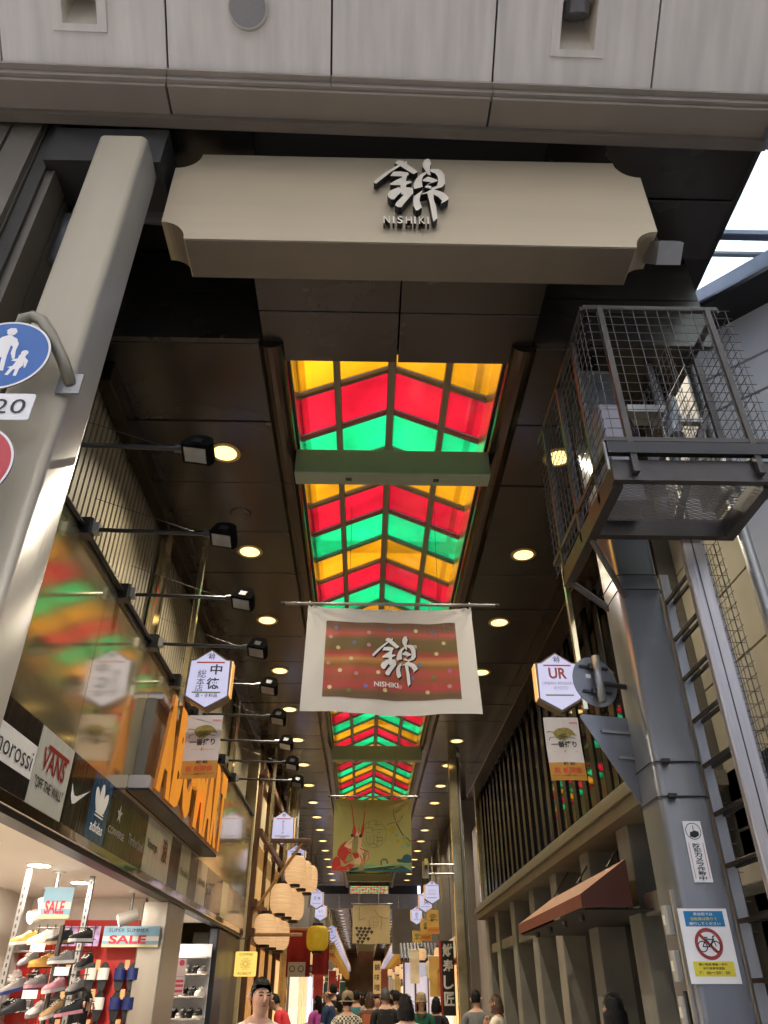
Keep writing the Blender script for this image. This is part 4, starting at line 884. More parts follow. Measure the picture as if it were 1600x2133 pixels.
MB().tube([(-1.32, 0, 4.67), (-1.22, 0, 4.67)], .03, 10).build('knuckle', black, al)
ays = [4.0, 5.1, 6.23, 7.37, 8.5, 9.65, 10.8, 11.9, 13.05]
al.location = (-2.28, ays[0], 4.7)
for i, y in enumerate(ays):
    if i: dup(al, (-2.28, y, 4.7), 'black arm floodlight, %s along the fascia from the steel column' % ORD[i])
al['label'] = 'black arm floodlight, first along the fascia from the steel column'
t = MB().tube([(-2.27, 3.9, 4.71), (-2.27, 16.1, 4.71)], .018, 8).build('fascia_rail', black, lb)
# slim posts hanging signs
# ------------------------------------------------------------------ downlights
dl = thing('downlight', 'round warm recessed downlight in the brown arcade ceiling', 'light', (-1.52, 6.21, ZC), 'downlights in two rows along the arcade ceiling')
MB().lathe([(.125, -.006), (.16, -.006), (.165, 0), (.165, .01)], (-1.52, 6.21, ZC - .006), 24).build('trim_ring', mat('downlight_trim', C('#b89a5a'), .3, .5), dl)
b = MB(); b.disc((0, 0), .125, (V((-1.52, 6.21, ZC - .011)), V((1, 0, 0)), V((0, -1, 0)), V((0, 0, -1))), 24); b.build('lamp_glass', downlight_e, dl)
sp0 = bpy.data.lights.new('downlight_lamp', 'SPOT'); sp0.energy = 62; sp0.spot_size = R(128); sp0.spot_blend = .8; sp0.shadow_soft_size = .0; sp0.color = (1, .89, .70)
spo = bpy.data.objects.new('lamp', sp0); COL.objects.link(spo); spo.parent = dl; spo.location = (0, 0, -.03)
for side in (-1.52, 1.98):
    for k in range(17):
        lab = '%s downlight from the entrance in the row above the %s' % (ORD[k], 'shoe shop' if side < 0 else 'louvred wall')
        if side < 0 and k == 0: dl['label'] = lab; continue
        dup(dl, (side, 6.21 + 2.045 * k, ZC), lab)
for side in (-1.52, 1.98):
    for k in range(20): dup(dl, (side, 46 + 2.4 * k, ZC), 'small warm downlight far off in the second arcade ceiling', 'downlights of the second arcade')
t = thing('ceiling_vent', 'round brown vent cover between downlights in the ceiling', 'vent', (-1.51, 7.36, ZC))
MB().lathe([(0, -.012), (.11, -.012), (.125, 0)], (-1.51, 7.36, ZC - .006), 28).build('cover', ceil_m, t)

# ------------------------------------------------------------------ lit hexagonal shop signs and beer flags
HEXO = [(-.215, -.21), (0, -.335), (.215, -.21), (.225, -.2), (.215, .20), (.17, .205), (0, .32), (-.17, .205), (-.215, .20), (-.225, -.2)]
def hexsign(label, x, y, z, side, texts, group=None, detail=True):
    """side +1: post on the right of the sign, lit amber flank on the left"""
    t = thing('hexagonal_sign', label, 'sign', (x, y, z - .34), group); fr = camface((x, y, z))
    b = MB(); b.prism([(p[0] * 1.06, p[1] * 1.05) for p in HEXO], fr, -.16, -.012); b.build('case', mat('sign_case_bronze', C('#6b5d4b'), .35, .5, .08), t)
    b = MB(); b.prism([(p[0] * .985, p[1] * .98) for p in HEXO], fr, -.0118, 0); b.build('lit_face', signlit, t)
    b = MB(); xs = -side * .237
    b.box(x + min(xs, xs - side * .012), x + max(xs, xs - side * .012), y + .015, y + .155, z - .19, z + .2); b.build('amber_flank', amber_e, t)
    b = MB(); b.poly([(-.15, .168), (.16, .168), (.16, .185), (-.15, .185)], fr, 0, .002); b.build('red_line', mat('line_red', C('#b8442c'), .5), t)
    b = MB(); b.poly([(-.16, -.175), (.15, -.175), (.15, -.159), (-.16, -.159)], fr, 0, .002); b.build('green_line', mat('line_green', C('#6f7f5c'), .5), t)
    b = MB(); kanji(b, fr, -.045, .2, .09, .09, .002); b.build('emblem', ink, t)
    for nm, m, lst in texts:
        b = MB()
        for (s, cx, cz, ww, hh, bo) in lst: put_text(b, s, fr, cx, cz, ww, hh, bo, .003)
        b.build(nm, m, t)
    MB().cbox(x + side * .275 - .03, x + side * .275 + .03, y + .05, y + .11, z - .3, ZC, .006).build('hanger_post', steel_warm, t)
    for dz in (-.12, .14): MB().box(x + min(side * .2, side * .246), x + max(side * .2, side * .246), y + .06, y + .1, z + dz - .015, z + dz + .015).build('hanger_arm', steel_dark, t)
    return t
KIR = [(-.10, .015), (-.075, .05), (-.03, .068), (.02, .075), (.07, .068), (.11, .045), (.135, .01), (.15, -.01), (.12, -.005), (.09, -.0), (.07, -.03), (.02, -.055), (-.04, -.06), (-.075, -.035), (-.09, -.01)]
flag_white = mat('flag_white', C('#cdc8cf'), .7, 0, .06, 4, trans=.25); flag_gold = mat('flag_gold', C('#c08a3c'), .7, 0, .12, 6, trans=.25)
kir_m = mat('kirin_gold', C('#8a7d3c'), .5, 0, .3, 30); flag_red = mat('flag_red', C('#c0322e'), .6, 0, 0)
def flag(label, x, y, z, group=None, detail=True, tint=None):
    """z = top edge"""
    t = thing('beer_flag', label, 'flag', (x, y, z), group); fr = camface((x, y, z)); W, H = .375, .66
    ph = rnd.uniform(0, 6)
    def wp(q):
        u = (q.x - x) / W; v_ = (z - q.z) / H
        return q + V((.012 * v_ * math.sin(ph), -.02 * math.sin(3.1 * u + ph) * (.3 + v_) - .01 * math.sin(7 * v_ + ph), 0))
    b = MB()
    b.grid(lambda u, v_: V((x + (u - .5) * W, y, z - v_ * H)), 10, 18); b.m = [0 if f // 10 < 13 else 1 for f in range(180)]
    b.build('cloth', [flag_white if not tint else tint, flag_gold], t, smooth=True, warp=wp)
    def dec(nm, m, fn):
        q = MB(); fn(q); q.build(nm, m, t, warp=wp)
    dec('beast_mark', kir_m, lambda q: q.poly([(px, -.185 + pz) for px, pz in KIR], fr, 0, .004))
    dec('brew_name', ink, lambda q: put_text(q, '一番搾り', fr, .0, -.285, .27, .068, .03, .005))
    dec('festival_words', flag_red, lambda q: put_text(q, '祝 祇園祭', fr, .0, -.56, .29, .062, .012, .005))
    if detail:
        dec('beast_lines', ink, lambda q: [bar(q, fr, a, b_, c, d, .006, .0055) for a, b_, c, d in ((-.09, -.16, -.15, -.15), (-.15, -.15, -.165, -.165), (-.09, -.21, -.14, -.215), (-.14, -.215, -.15, -.245), (.02, -.235, -.02, -.262), (.07, -.215, .13, -.222), (-.05, -.2, .04, -.175), (-.06, -.215, .03, -.2), (-.04, -.228, .05, -.205))])
        dec('maker_name', flag_red, lambda q: put_text(q, 'KIRIN', fr, .13, -.06, .085, .022, .012, .005))
        dec('dedication', ink, lambda q: put_text(q, '献 納', fr, .02, -.49, .12, .034, .014, .005))
        dec('small_print', ink, lambda q: put_text(q, 'キリンビールは祇園祭を応援しています', fr, 0, -.613, .33, .017, .006, .005))
        dec('gold_drop', mat('drop_gold', C('#d0a040'), .5), lambda q: [q.poly([(-.12, -.358), (.14, -.358), (.14, -.362), (-.12, -.362)], fr, 0, .004), q.poly([(0, -.375), (.012, -.36), (0, -.335), (-.012, -.36)], fr, 0, .0045)])
    for dx in (-.175, .175): MB().tube([(x + dx, y, z - .01), (x + dx, y + .01, z + .11)], .0025, 4).build('hanging_cord', blackm, t)
    return t
ht = mat('sign_ink_dark', C('#20202a'), .5, 0, 0)
hexsign('lit hexagonal shop sign with heavy dark vertical kanji by the ribbed wall', -1.75, 7.9, 4.53, -1,
    [('name', ht, [('中', .075, .095, .13, .12, .02), ('徳', .055, -.065, .14, .13, .02), ('総', -.075, .045, .095, .095, .0), ('本', -.08, -.045, .09, .085, 0), ('店', -.09, -.12, .085, .075, 0)]), ('trade', ht, [('酒・食料品', 0, -.2, .24, .045, .008)])])
hexsign('lit hexagonal shop sign with large red capital letters by the louvred wall', 2.12, 7.9, 4.53, 1,
    [('name', mat('ur_red', C('#9c4a40'), .5), [('UR', .0, .085, .2, .13, .03)]), ('small_name', mat('ur_grey', C('#8a8a94'), .5), [('URBAN RESEARCH', .015, -.03, .4, .034, 0), ('KYOTO', .02, -.085, .15, .036, 0)])])
flag('white and gold beer flag under the lit sign with vertical kanji', -1.73, 7.93, 4.12)
flag('white and gold beer flag under the lit sign with red capitals', 2.09, 7.93, 4.12)
hexsign('lit hexagonal sign with fine vertical script above the paper lanterns', -1.75, 16.9, 4.63, -1, [('name', ht, [(c, 0, .12 - i * .055, .045, .045, 0) for i, c in enumerate('錦もちつき')]), ('trade', ht, [('京漬物', 0, -.2, .12, .035, 0)])])
hexsign('lit hexagonal sign partly hidden behind the topmost paper lantern', -1.75, 20.5, 4.55, -1, [('name', ht, [('錦', 0, .02, .1, .1, 0)])])
hexsign('lit hexagonal sign with two brushed kanji beside the grey fascia', -1.75, 30.5, 4.70, -1, [('name', ht, [('天', -.06, .0, .11, .11, .0), ('條', .08, .0, .11, .11, .0)])])
hexsign('lit hexagonal sign hanging just below the one with two brushed kanji', -1.75, 33.5, 4.55, -1, [('name', ht, [('もと', 0, 0, .16, .08, 0)])])
hexsign('lit hexagonal sign with pale lettering beside the tall steel post', 2.12, 26.2, 4.45, 1, [('name', mat('ur_grey'), [('Kyoto', 0, .04, .24, .07, 0), ('Nishiki', 0, -.06, .24, .06, 0)])])
hexsign('lit hexagonal sign with one brushed kanji behind the pale lettered sign', 2.12, 29.2, 4.48, 1, [('name', ht, [('英', .04, 0, .2, .2, 0)])])
hexsign('lit hexagonal sign with small kanji at the timber shop corner', 2.12, 34.3, 4.49, 1, [('name', ht, [('京', 0, .03, .14, .14, 0), ('丹', 0, -.1, .1, .1, 0)])])
ft = mat('flag_ochre', C('#c9a456'), .7, 0, .08, 4, trans=.3)
for y, sx, lab in ((26.25, 2.12, 'ochre beer flag under the sign with pale lettering'), (29.25, 2.12, 'ochre beer flag under the sign with one brushed kanji'), (34.35, 2.12, 'ochre beer flag at the timber shop corner'), (30.55, -1.75, 'ochre beer flag beside the round yellow lantern'), (33.55, -1.75, 'ochre beer flag below the lower of two stacked signs')):
    flag(lab, sx, y, 3.95 if sx > 0 else 3.75, detail=False, tint=ft)
hp_ = None
for side, sx in ((-1, -1.75), (1, 2.12)):
    for k in range(22):
        y = 46 + 2.6 * k; lab = 'small lit hexagonal sign in the row %s the far arcade' % ('left along' if False else 'along'); 
        if hp_ is None or k == 0:
            hp_ = hexsign('small lit hexagonal sign in the long row down the far arcade', sx, y, 4.7, side, [('name', ht, [('錦', 0, 0, .14, .14, 0)])], 'hexagonal signs of the far arcade')
            fp_ = flag('small ochre beer flag in the long row down the far arcade', sx, y + .05, 4.2, 'beer flags of the far arcade', False, ft)
        else:
            dup(hp_, (sx, y, 4.7 - .34)); dup(fp_, (sx, y + .05, 4.2))

# ------------------------------------------------------------------ hanging banners
def banner(name, label, x0, x1, z0, z1, y, px0, px1, pz, clothm, skew, sag, prints, cloth_w=None):
    t = thing(name, label, 'banner', ((x0 + x1) / 2, y, z1)); W, H = x1 - x0, z1 - z0; fr = camface((0, y, 0))
    def wp(q):
        u = (q.x - x0) / W; v_ = (z1 - q.z) / H
        dz = -sag * (math.sin(math.pi * min(1, max(0, u))) ** 1.2) * (1 - v_) * .7 + .012 * math.sin(9 * u + 1) * v_
        cor = math.exp(-6 * math.hypot(u, v_)) * math.sin(14 * math.atan2(v_ + .02, u + .02)) + math.exp(-6 * math.hypot(1 - u, v_)) * math.sin(14 * math.atan2(v_ + .02, 1.02 - u))
        dy = -.05 * math.sin(5.2 * u + 1.3 * v_) * (.25 + .75 * v_) - .028 * math.sin(2.5 + 11 * u + 1.7 * v_) * (v_ * .8 + .1) + .03 * cor - .006 * math.sin(31 * u + 9 * v_)
        return V((q.x + skew * v_ * (u - .35), q.y + dy, q.z + dz))
    b = MB(); b.grid(lambda u, v_: V((x0 + u * W, y, z1 - v_ * H)), 64, 48); b.build('cloth', clothm, t, smooth=True, warp=wp)
    for nm, m, fn in prints:
        q = MB(); fn(q, fr); q.build(nm, m, t, warp=wp)
    MB().tube([(px0, y + .01, pz), (px1, y + .01, pz)], .017, 10).build('pole', steel_light, t, smooth=True)
    for px in (px0, px1): MB().tube([(px - .02, y + .01, pz), (px + .02, y + .01, pz)], .021, 10).build('pole_cap', blackm, t)
    for k in range(5):
        u = x0 + W * k / 4 + (.015 if k == 0 else -.015 if k == 4 else 0)
        MB().tube([(u, y - .012, pz + .02), (u, y + .03, pz), (u + .004, y, z1 - sag * .7 * (math.sin(math.pi * k / 4) ** 1.2) - .012)], .005, 5).build('tie', white_p, t)
    for px in (x0 + W * .25, x1 - W * .2): MB().tube([(px, y + .01, pz), (px, y + .03, 6.3)], .0025, 4).build('suspension_wire', steel_dark, t)
    return t
def stripes(name, stops, z0, z1):
    m = mat(name, (.5, .2, .1), .75, 0, 0); n, l = m.node_tree.nodes, m.node_tree.links; p = n['Principled BSDF']
    tc = n.new('ShaderNodeTexCoord'); sx = n.new('ShaderNodeSeparateXYZ'); l.new(tc.outputs['Object'], sx.inputs[0])
    nz = n.new('ShaderNodeTexNoise'); nz.inputs['Scale'].default_value = 1.5; mp = n.new('ShaderNodeMapping'); mp.inputs['Scale'].default_value = (1, 1, 7); l.new(tc.outputs['Object'], mp.inputs[0]); l.new(mp.outputs[0], nz.inputs['Vector'])
    mr = n.new('ShaderNodeMapRange'); mr.inputs[1].default_value = z0; mr.inputs[2].default_value = z1; l.new(sx.outputs[2], mr.inputs[0])
    ad = n.new('ShaderNodeMath'); ad.operation = 'MULTIPLY_ADD'; ad.inputs[1].default_value = .05; l.new(nz.outputs[0], ad.inputs[0]); l.new(mr.outputs[0], ad.inputs[2])
    cr_ = n.new('ShaderNodeValToRGB'); e = cr_.color_ramp.elements
    for i, (ps, cc) in enumerate(stops):
        if i < 2: e[i].position = ps; e[i].color = (*C(cc), 1)
        else: q = e.new(ps); q.color = (*C(cc), 1)
    l.new(ad.outputs[0], cr_.inputs[0]); l.new(cr_.outputs[0], p.inputs['Base Color'])
    tr = n.new('ShaderNodeBsdfTranslucent'); l.new(cr_.outputs[0], tr.inputs[0]); ms = n.new('ShaderNodeMixShader'); ms.inputs[0].default_value = .3
    l.new(p.outputs[0], ms.inputs[1]); l.new(tr.outputs[0], ms.inputs[2]); l.new(ms.outputs[0], n['Material Output'].inputs[0]); return m
st_m = stripes('striped_print', [(0, '#8a6450'), (.12, '#7d6a4a'), (.2, '#d05a58'), (.3, '#b8694c'), (.38, '#d4665c'), (.45, '#aa7844'), (.52, '#dfa060'), (.6, '#c85a4e'), (.66, '#8a744a'), (.78, '#8f7c52'), (.86, '#dd7466'), (.93, '#927058'), (1, '#866450')], 4.0, 4.86)
cloth_w = mat('banner_cloth', C('#dcdad6'), .8, 0, .03, 2, .08, 60, trans=.3)
def prgrid(q, fr, x0, x1, z0, z1, off=.004): q.grid(lambda u, v_: fr[0] + fr[1] * (x0 + u * (x1 - x0)) + fr[2] * (z1 - v_ * (z1 - z0)) + fr[3] * off, 30, 20)
dots = [(.08, .1, 2), (.33, .14, 1), (.49, .09, 2), (.69, .1, 0), (.82, .13, 2), (.04, .22, 1), (.22, .28, 2), (.33, .31, 1), (.68, .31, 0), (.9, .27, 0), (.1, .36, 0), (.84, .41, 0), (.2, .5, 0), (.71, .55, 2), (.03, .57, 1), (.12, .66, 0), (.24, .69, 1), (.4, .66, 0), (.65, .72, 3), (.93, .64, 4), (.81, .71, 5), (.31, .84, 3), (.56, .83, 1), (.45, .88, 0), (.05, .88, 0), (.76, .9, 0), (.92, .84, 1), (.19, .91, 5)]
dm = [mat('dot_cream', C('#e0cf98'), .7), mat('dot_rose', C('#d49a90'), .7), mat('dot_blue', C('#6f7f9c'), .7), mat('dot_violet', C('#8a78b8'), .7), mat('dot_magenta', C('#d068a0'), .7), mat('dot_green', C('#7c8a4a'), .7)]
PX0, PX1, PZ0, PZ1 = -.43, .90, 4.03, 4.86
pr_ = [('striped_print', st_m, lambda q, f: prgrid(q, f, PX0, PX1, PZ0, PZ1))]
for u_, w_, c_ in dots: pr_.append(('printed_dot', dm[c_], lambda q, f, u=u_, v_=w_: q.disc((PX0 + u * (PX1 - PX0), PZ1 - v_ * (PZ1 - PZ0)), .021, (f[0] + f[3] * .007, f[1], f[2], f[3]), 14)))
pr_ += [('emblem_shadow', ink, lambda q, f: kanji(q, f, .055, 4.16, .45, .54, .009)), ('emblem', white_p, lambda q, f: kanji(q, f, .043, 4.172, .45, .54, .013)), ('lettering', white_p, lambda q, f: put_text(q, 'NISHIKI', f, .18, 4.185, .235, .052, .02, .016))]
banner('hanging_banner', 'white bordered banner with striped red print and brushed kanji', -.63, 1.08, 3.88, 5.02, 7.1, -.90, 1.36, 5.055, cloth_w, .06, .055, pr_)
# prawn banner
def zp(pts, sc=(120, 1400, 170, 1400), rc=(-.65, .93, 5.06, 3.69)):
    return [(rc[0] + (x - sc[0]) / (sc[1] - sc[0]) * (rc[1] - rc[0]), rc[2] + (y - sc[2]) / (sc[3] - sc[2]) * (rc[3] - rc[2])) for x, y in pts]
def zbar(q, f, x0, y0, x1, y1, wd, off=.006): (a, b_), (c, d) = zp([(x0, y0), (x1, y1)]); bar(q, f, a, b_, c, d, wd * .00123, off)
pr_red = mat('prawn_red', C('#b5342a'), .7, 0, .12, 12); pr_pink = mat('prawn_pale', C('#d8b48c'), .7, 0, .1, 12); sea = mat('sea_teal', C('#20525a'), .7, 0, .15, 9); sea_l = mat('sea_pale_green', C('#7d9a72'), .7, 0, .1, 6)
ban2 = [('pale_body', pr_pink, lambda q, f: [q.poly(zp([(300, 980), (420, 850), (480, 760), (520, 720), (580, 740), (600, 850), (570, 960), (600, 1000), (680, 1060), (700, 1130), (640, 1230), (560, 1280), (480, 1270), (460, 1200), (420, 1100)]), f, 0, .004)]),
  ('red_shell', pr_red, lambda q, f: [q.poly(zp([(240, 980), (330, 900), (300, 990), (420, 1040), (440, 1100), (520, 1080), (570, 1150), (480, 1190), (430, 1220), (320, 1290), (280, 1240), (190, 1140), (200, 1060)]), f, 0, .005), q.poly(zp([(130, 1200), (180, 1160), (230, 1180), (260, 1300), (310, 1330), (400, 1270), (480, 1290), (430, 1350), (330, 1395), (105, 1395), (110, 1300)]), f, 0, .0055),
     q.poly(zp([(430, 770), (425, 720), (445, 640), (400, 250), (410, 250), (460, 600), (490, 720), (480, 850), (450, 830)]), f, 0, .006), q.poly(zp([(560, 770), (575, 680), (600, 600), (630, 240), (640, 240), (620, 600), (625, 700), (600, 800), (575, 830)]), f, 0, .006), q.poly(zp([(525, 760), (540, 600), (545, 760)]), f, 0, .0062)]),
  ('legs', pr_red, lambda q, f: [zbar(q, f, *s) for s in ((560, 1010, 690, 1060, 14), (690, 1060, 705, 1140, 12), (705, 1140, 685, 1210, 10), (600, 1080, 640, 1180, 12), (640, 1180, 635, 1280, 10), (560, 1120, 600, 1220, 12), (600, 1220, 560, 1290, 10), (300, 960, 350, 900, 8), (340, 1000, 420, 900, 8), (400, 1020, 560, 1000, 8))]),
  ('eyes', ink, lambda q, f: [q.disc(zp([c])[0], .031, (f[0] + f[3] * .009, f[1], f[2], f[3]), 16) for c in ((428, 798), (565, 803))]),
  ('sea', sea, lambda q, f: [q.poly(zp([(380, 1398), (420, 1345), (520, 1325), (640, 1345), (740, 1380), (860, 1375), (980, 1335), (1100, 1360), (1240, 1300), (1390, 1370), (1395, 1398)]), f, 0, .006), q.poly(zp([(1160, 1190), (1240, 1195), (1270, 1130), (1330, 1105), (1395, 1130), (1395, 1250), (1300, 1255), (1170, 1240)]), f, 0, .006), ring(q, f, .075, .052, *zp([(955, 1245)])[0], .006)]),
  ('pale_wave', sea_l, lambda q, f: [q.poly(zp([(480, 1330), (600, 1290), (720, 1255), (860, 1290), (1000, 1265), (1200, 1270), (1395, 1265), (1395, 1360), (1240, 1290), (1100, 1350), (980, 1325), (860, 1365), (740, 1370), (640, 1335)]), f, 0, .0045)]),
  ('branch', ink, lambda q, f: [zbar(q, f, *s) for s in ((1155, 580, 1250, 770, 14), (1250, 770, 1395, 900, 14), (1105, 280, 1110, 420, 6), (1110, 420, 1140, 540, 10), (1000, 600, 1210, 550, 6), (1210, 550, 1330, 350, 4), (1130, 400, 1240, 345, 8), (1230, 490, 1260, 460, 8), (1140, 180, 1130, 300, 5))]),
  ('leaf_blots', mat('leaf_blot', C('#a59a3a'), .7, 0, .3, 9), lambda q, f: [q.disc(zp([c])[0], r, (f[0] + f[3] * .0042, f[1], f[2], f[3]), 14) for c, r in (((1080, 700), .075), ((1190, 890), .05), ((1290, 890), .06))]),
  ('green_blots', sea_l, lambda q, f: [q.disc(zp([c])[0], r, (f[0] + f[3] * .0046, f[1], f[2], f[3]), 14) for c, r in (((1165, 785), .035), ((1280, 830), .045), ((1245, 990), .03), ((1350, 950), .05))]),
  ('round_seal', mat('seal_olive', C('#6f7a48'), .7), lambda q, f: [ring(q, f, .258, .250, *zp([(780, 765)])[0], .005)] + [zbar(q, f, *s) for s in ((640, 660, 760, 660, 9), (760, 660, 760, 740, 9), (660, 740, 880, 740, 9), (780, 600, 900, 600, 9), (760, 690, 930, 690, 9), (820, 540, 820, 640, 9), (700, 560, 700, 650, 9), (660, 780, 660, 900, 9), (720, 790, 720, 940, 9), (780, 780, 780, 960, 9), (840, 790, 840, 960, 9), (820, 820, 930, 820, 9), (820, 880, 930, 880, 9), (930, 820, 930, 880, 9), (660, 900, 720, 950, 9), (720, 950, 780, 910, 9), (780, 910, 840, 970, 9))])]
banner('hanging_banner', 'yellow green banner painted with a red prawn over waves', -.65, .93, 3.69, 5.06, 16.2, -.76, 1.1, 5.12, mat('banner_green', C('#a5a368'), .8, 0, .12, .9, .06, 40, trans=.35), -.01, .02, ban2)
zp3 = lambda p: (-.47 + p[0] * 1.49, 4.82 - p[1] * 1.36)
ban3 = [('feather_fan', mat('feather_dark', C('#3a332c'), .7), lambda q, f: [q.poly([zp3((.06 + .11 * c + (.055 if r % 2 else 0) + .01 * r, .60 + .085 * r)), zp3((.115 + .11 * c + (.055 if r % 2 else 0) + .01 * r, .56 + .085 * r)), zp3((.17 + .11 * c + (.055 if r % 2 else 0) + .01 * r, .60 + .085 * r)), zp3((.115 + .11 * c + (.055 if r % 2 else 0) + .01 * r, .67 + .085 * r))], f, 0, .004 + .0005 * ((r + c) % 3)) for r in range(5) for c in range(4 - r // 2)]),
  ('twig', ink, lambda q, f: [bar(q, f, *zp3(a), *zp3(c), .014, .005) for a, c in (((.58, .12), (.7, .3)), ((.7, .3), (.96, .36)), ((.76, .32), (.78, .52)), ((.78, .52), (.74, .64)), ((.17, .05), (.17, .4)), ((.17, .4), (.34, .34)))]),
  ('round_seal', mat('seal_brown', C('#8a6a4a'), .7), lambda q, f: [ring(q, f, .2, .188, *zp3((.56, .45)), .005), bar(q, f, *zp3((.45, .45)), *zp3((.66, .45)), .012, .005), bar(q, f, *zp3((.56, .34)), *zp3((.56, .58)), .012, .0055), bar(q, f, *zp3((.48, .52)), *zp3((.65, .52)), .012, .006)])]
banner('hanging_banner', 'cream banner with dark feathers and a brown round seal', -.47, 1.02, 3.46, 4.83, 34.0, -.6, 1.15, 4.87, mat('banner_cream', C('#b9a67c'), .8, 0, .1, 1, trans=.3), .0, .01, ban3)

# ------------------------------------------------------------------ right: louvred building, corner building
rb_ = thing('louvred_building', 'dark building with vertical black louvres over glass and concrete piers below', 'building', (3.2, 13.7, 0))
MB().box(3.12, 8, 7.0, 20.4, 3.3, 8.2).build('core', mat('dark_core'), rb_)
for k in range(7): MB().box(3.06, 3.1, 7.0 + k * 1.914 + .012, 7.0 + (k + 1) * 1.914 - .012, 3.58, 6.15).build('window_pane', glass_dark, rb_)
f0 = MB().cbox(2.96, 3.0, -.10, .10, 3.56, 6.1, .008).build('louvre', mat('louvre_black', (.01, .01, .01), .25, .2, .1), rb_); f0.location = (0, 7.2, 0)
for k in range(1, 25):
    c = f0.copy(); COL.objects.link(c); c.location = (0, 7.2 + k * .54, 0)
MB().cbox(2.83, 3.12, 20.25, 20.42, 3.3, 6.3, .01).build('end_trim', steel_warm, rb_)
MB().box(2.86, 3.12, 7.0, 20.3, 6.1, 6.34).build('head_beam', black, rb_)
olive = mat('ledge_olive', C('#6f6c5a'), .45, .3, .08)
for x0, z0, z1 in ((2.80, 3.50, 3.555), (2.74, 3.43, 3.498), (2.68, 3.33, 3.43)): MB().cbox(x0, 3.12, 6.95, 20.5, z0 + .001, z1, .008).build('ledge', olive, rb_)
MB().box(2.72, 3.3, 6.95, 20.45, 3.2, 3.329).build('soffit', mat('soffit_concrete', C('#6e6755'), .8, 0, .1), rb_)
MB().box(3.3, 8, 5.6, 20.4, 0, 3.3).build('ground_wall', mat('shop_dark', C('#2b2822'), .7, 0, .1), rb_)
for k, y in enumerate((7.2, 8.8, 10.55, 12.5, 14.3, 16.3, 18.35, 19.85)):
    MB().cbox(2.9, 3.3, y, y + .42, 0, 3.198, .012).build('pier', concrete, rb_)
    if k < 7: MB().box(3.24, 3.28, y + .45, [8.8, 10.55, 12.5, 14.3, 16.3, 18.35, 19.85][k] - .03, 0, 2.45).build('window_pane', glass_dark, rb_)
for y0, y1 in ((12.93, 14.29), (14.73, 16.29), (16.73, 18.34), (18.78, 19.84)): MB().cbox(2.95, 3.29, y0, y1, 2.48, 2.66, .01).build('lintel', concrete, rb_)
MB().cbox(2.95, 3.29, 5.6, 8.79, 2.3, 2.5, .01).build('lintel', concrete, rb_)
aw = thing('awning', 'red brown box awning over the concrete piers', 'awning', (2.5, 10.3, 2.35)); am = mat('awning_brown', C('#6a3628'), .6, 0, .1)
MB().add([(2.2, 8.45, 2.35), (2.2, 12.1, 2.35), (2.2, 12.1, 2.47), (2.2, 8.45, 2.47)], [(0, 1, 2, 3)]).build('valance', am, aw)
b = MB(); b.add([(2.2, 8.45, 2.47), (2.2, 12.1, 2.47), (2.72, 12.1, 2.8), (2.72, 8.45, 2.8)], [(0, 1, 2, 3)]); b.build('top_sheet', mat('awning_tan', C('#84604a'), .6, 0, .1), aw)
for y in (8.45, 12.1): b = MB(); b.add([(2.2, y, 2.35), (2.2, y, 2.47), (2.72, y, 2.8), (2.72, y, 2.35)], [(0, 1, 2, 3)]); b.build('end_cheek', mat('awning_dark', C('#4a241c'), .6), aw)
for y in (9.2, 10.6, 12.0): MB().tube([(2.73, y, 2.82), (3.0, y + .05, 3.15)], .012, 6).build('stay', steel_dark, aw)
MB().box(2.24, 3.2, 8.5, 12.05, 2.33, 2.345).build('underside', blackm, aw)
for y in (8.9, 9.7, 10.5, 11.3): MB().tube([(2.3, y, 2.32), (2.3, y, 2.26)], .03, 10).build('spot', steel_dark, aw)
# corner building with slanting wall towards the crossing street
cbd = thing('corner_building', 'beige concrete panelled corner building with slanting pale wall and eaves', 'building', (4.2, 6.2, 0))
for k in range(12):
    z0 = -.39 + k * .64; MB().cbox(3.3, 3.6, 5.52, 6.985, max(0, z0) + .006, z0 + .634, .006).build('concrete_panel', concrete_w, cbd)
b = MB(); fr0 = (V((0, 0, 0)), V((1, 0, 0)), V((0, 1, 0)), V((0, 0, 1))); b.prism([(3.45, 5.6), (3.45, 6.98), (9, 6.98), (9, .1)], fr0, 0, 7.2); b.build('core', concrete_w, cbd)
OB = FR((3.3, 5.5, 0), (1, -1, 0), (0, 0, 1))
for (a0, a1, z0, z1) in ((.0, .9, .0, 5.2), (.0, .9, 5.22, 6.3), (0, 5, 6.72, 7.3), (.93, 5, 0, 4.3), (0, .9, 6.32, 6.7)):
    b = MB(); b.prism([(a0 + .005, z0 + .005), (a1 - .005, z0 + .005), (a1 - .005, z1 - .005), (a0 + .005, z1 - .005)], OB, -.02, .05); b.build('wall_panel', pale_wall, cbd)
b = MB(); b.prism([(.98, 4.35), (5, 4.35), (5, 6.65), (.98, 6.65)], OB, -.02, .02); b.build('window_pane', glass_dark, cbd)
for z in (4.32, 5.6, 6.68): b = MB(); b.prism([(.9, z - .04), (5, z - .04), (5, z + .04), (.9, z + .04)], OB, .02, .09); b.build('window_bar', steel_dark, cbd)
b = MB(); b.prism([(.91, 4.36), (.97, 4.36), (.97, 6.64), (.91, 6.64)], OB, .02, .085); b.build('window_bar', steel_dark, cbd)
eb = mat('eave_blue_grey', C('#5c6478'), .4, .3, .08)
for z0, z1, d in ((7.32, 7.5, .28), (7.62, 7.78, .16)): b = MB(); b.prism([(-.6, z0), (5, z0), (5, z1), (-.6, z1)], OB, .05, d); b.build('eave_bar', eb, cbd)
b = MB(); b.prism([(-.2, 7.25), (5, 7.25), (5, 7.3), (-.2, 7.3)], OB, .05, .45); b.build('eave_soffit', black, cbd)
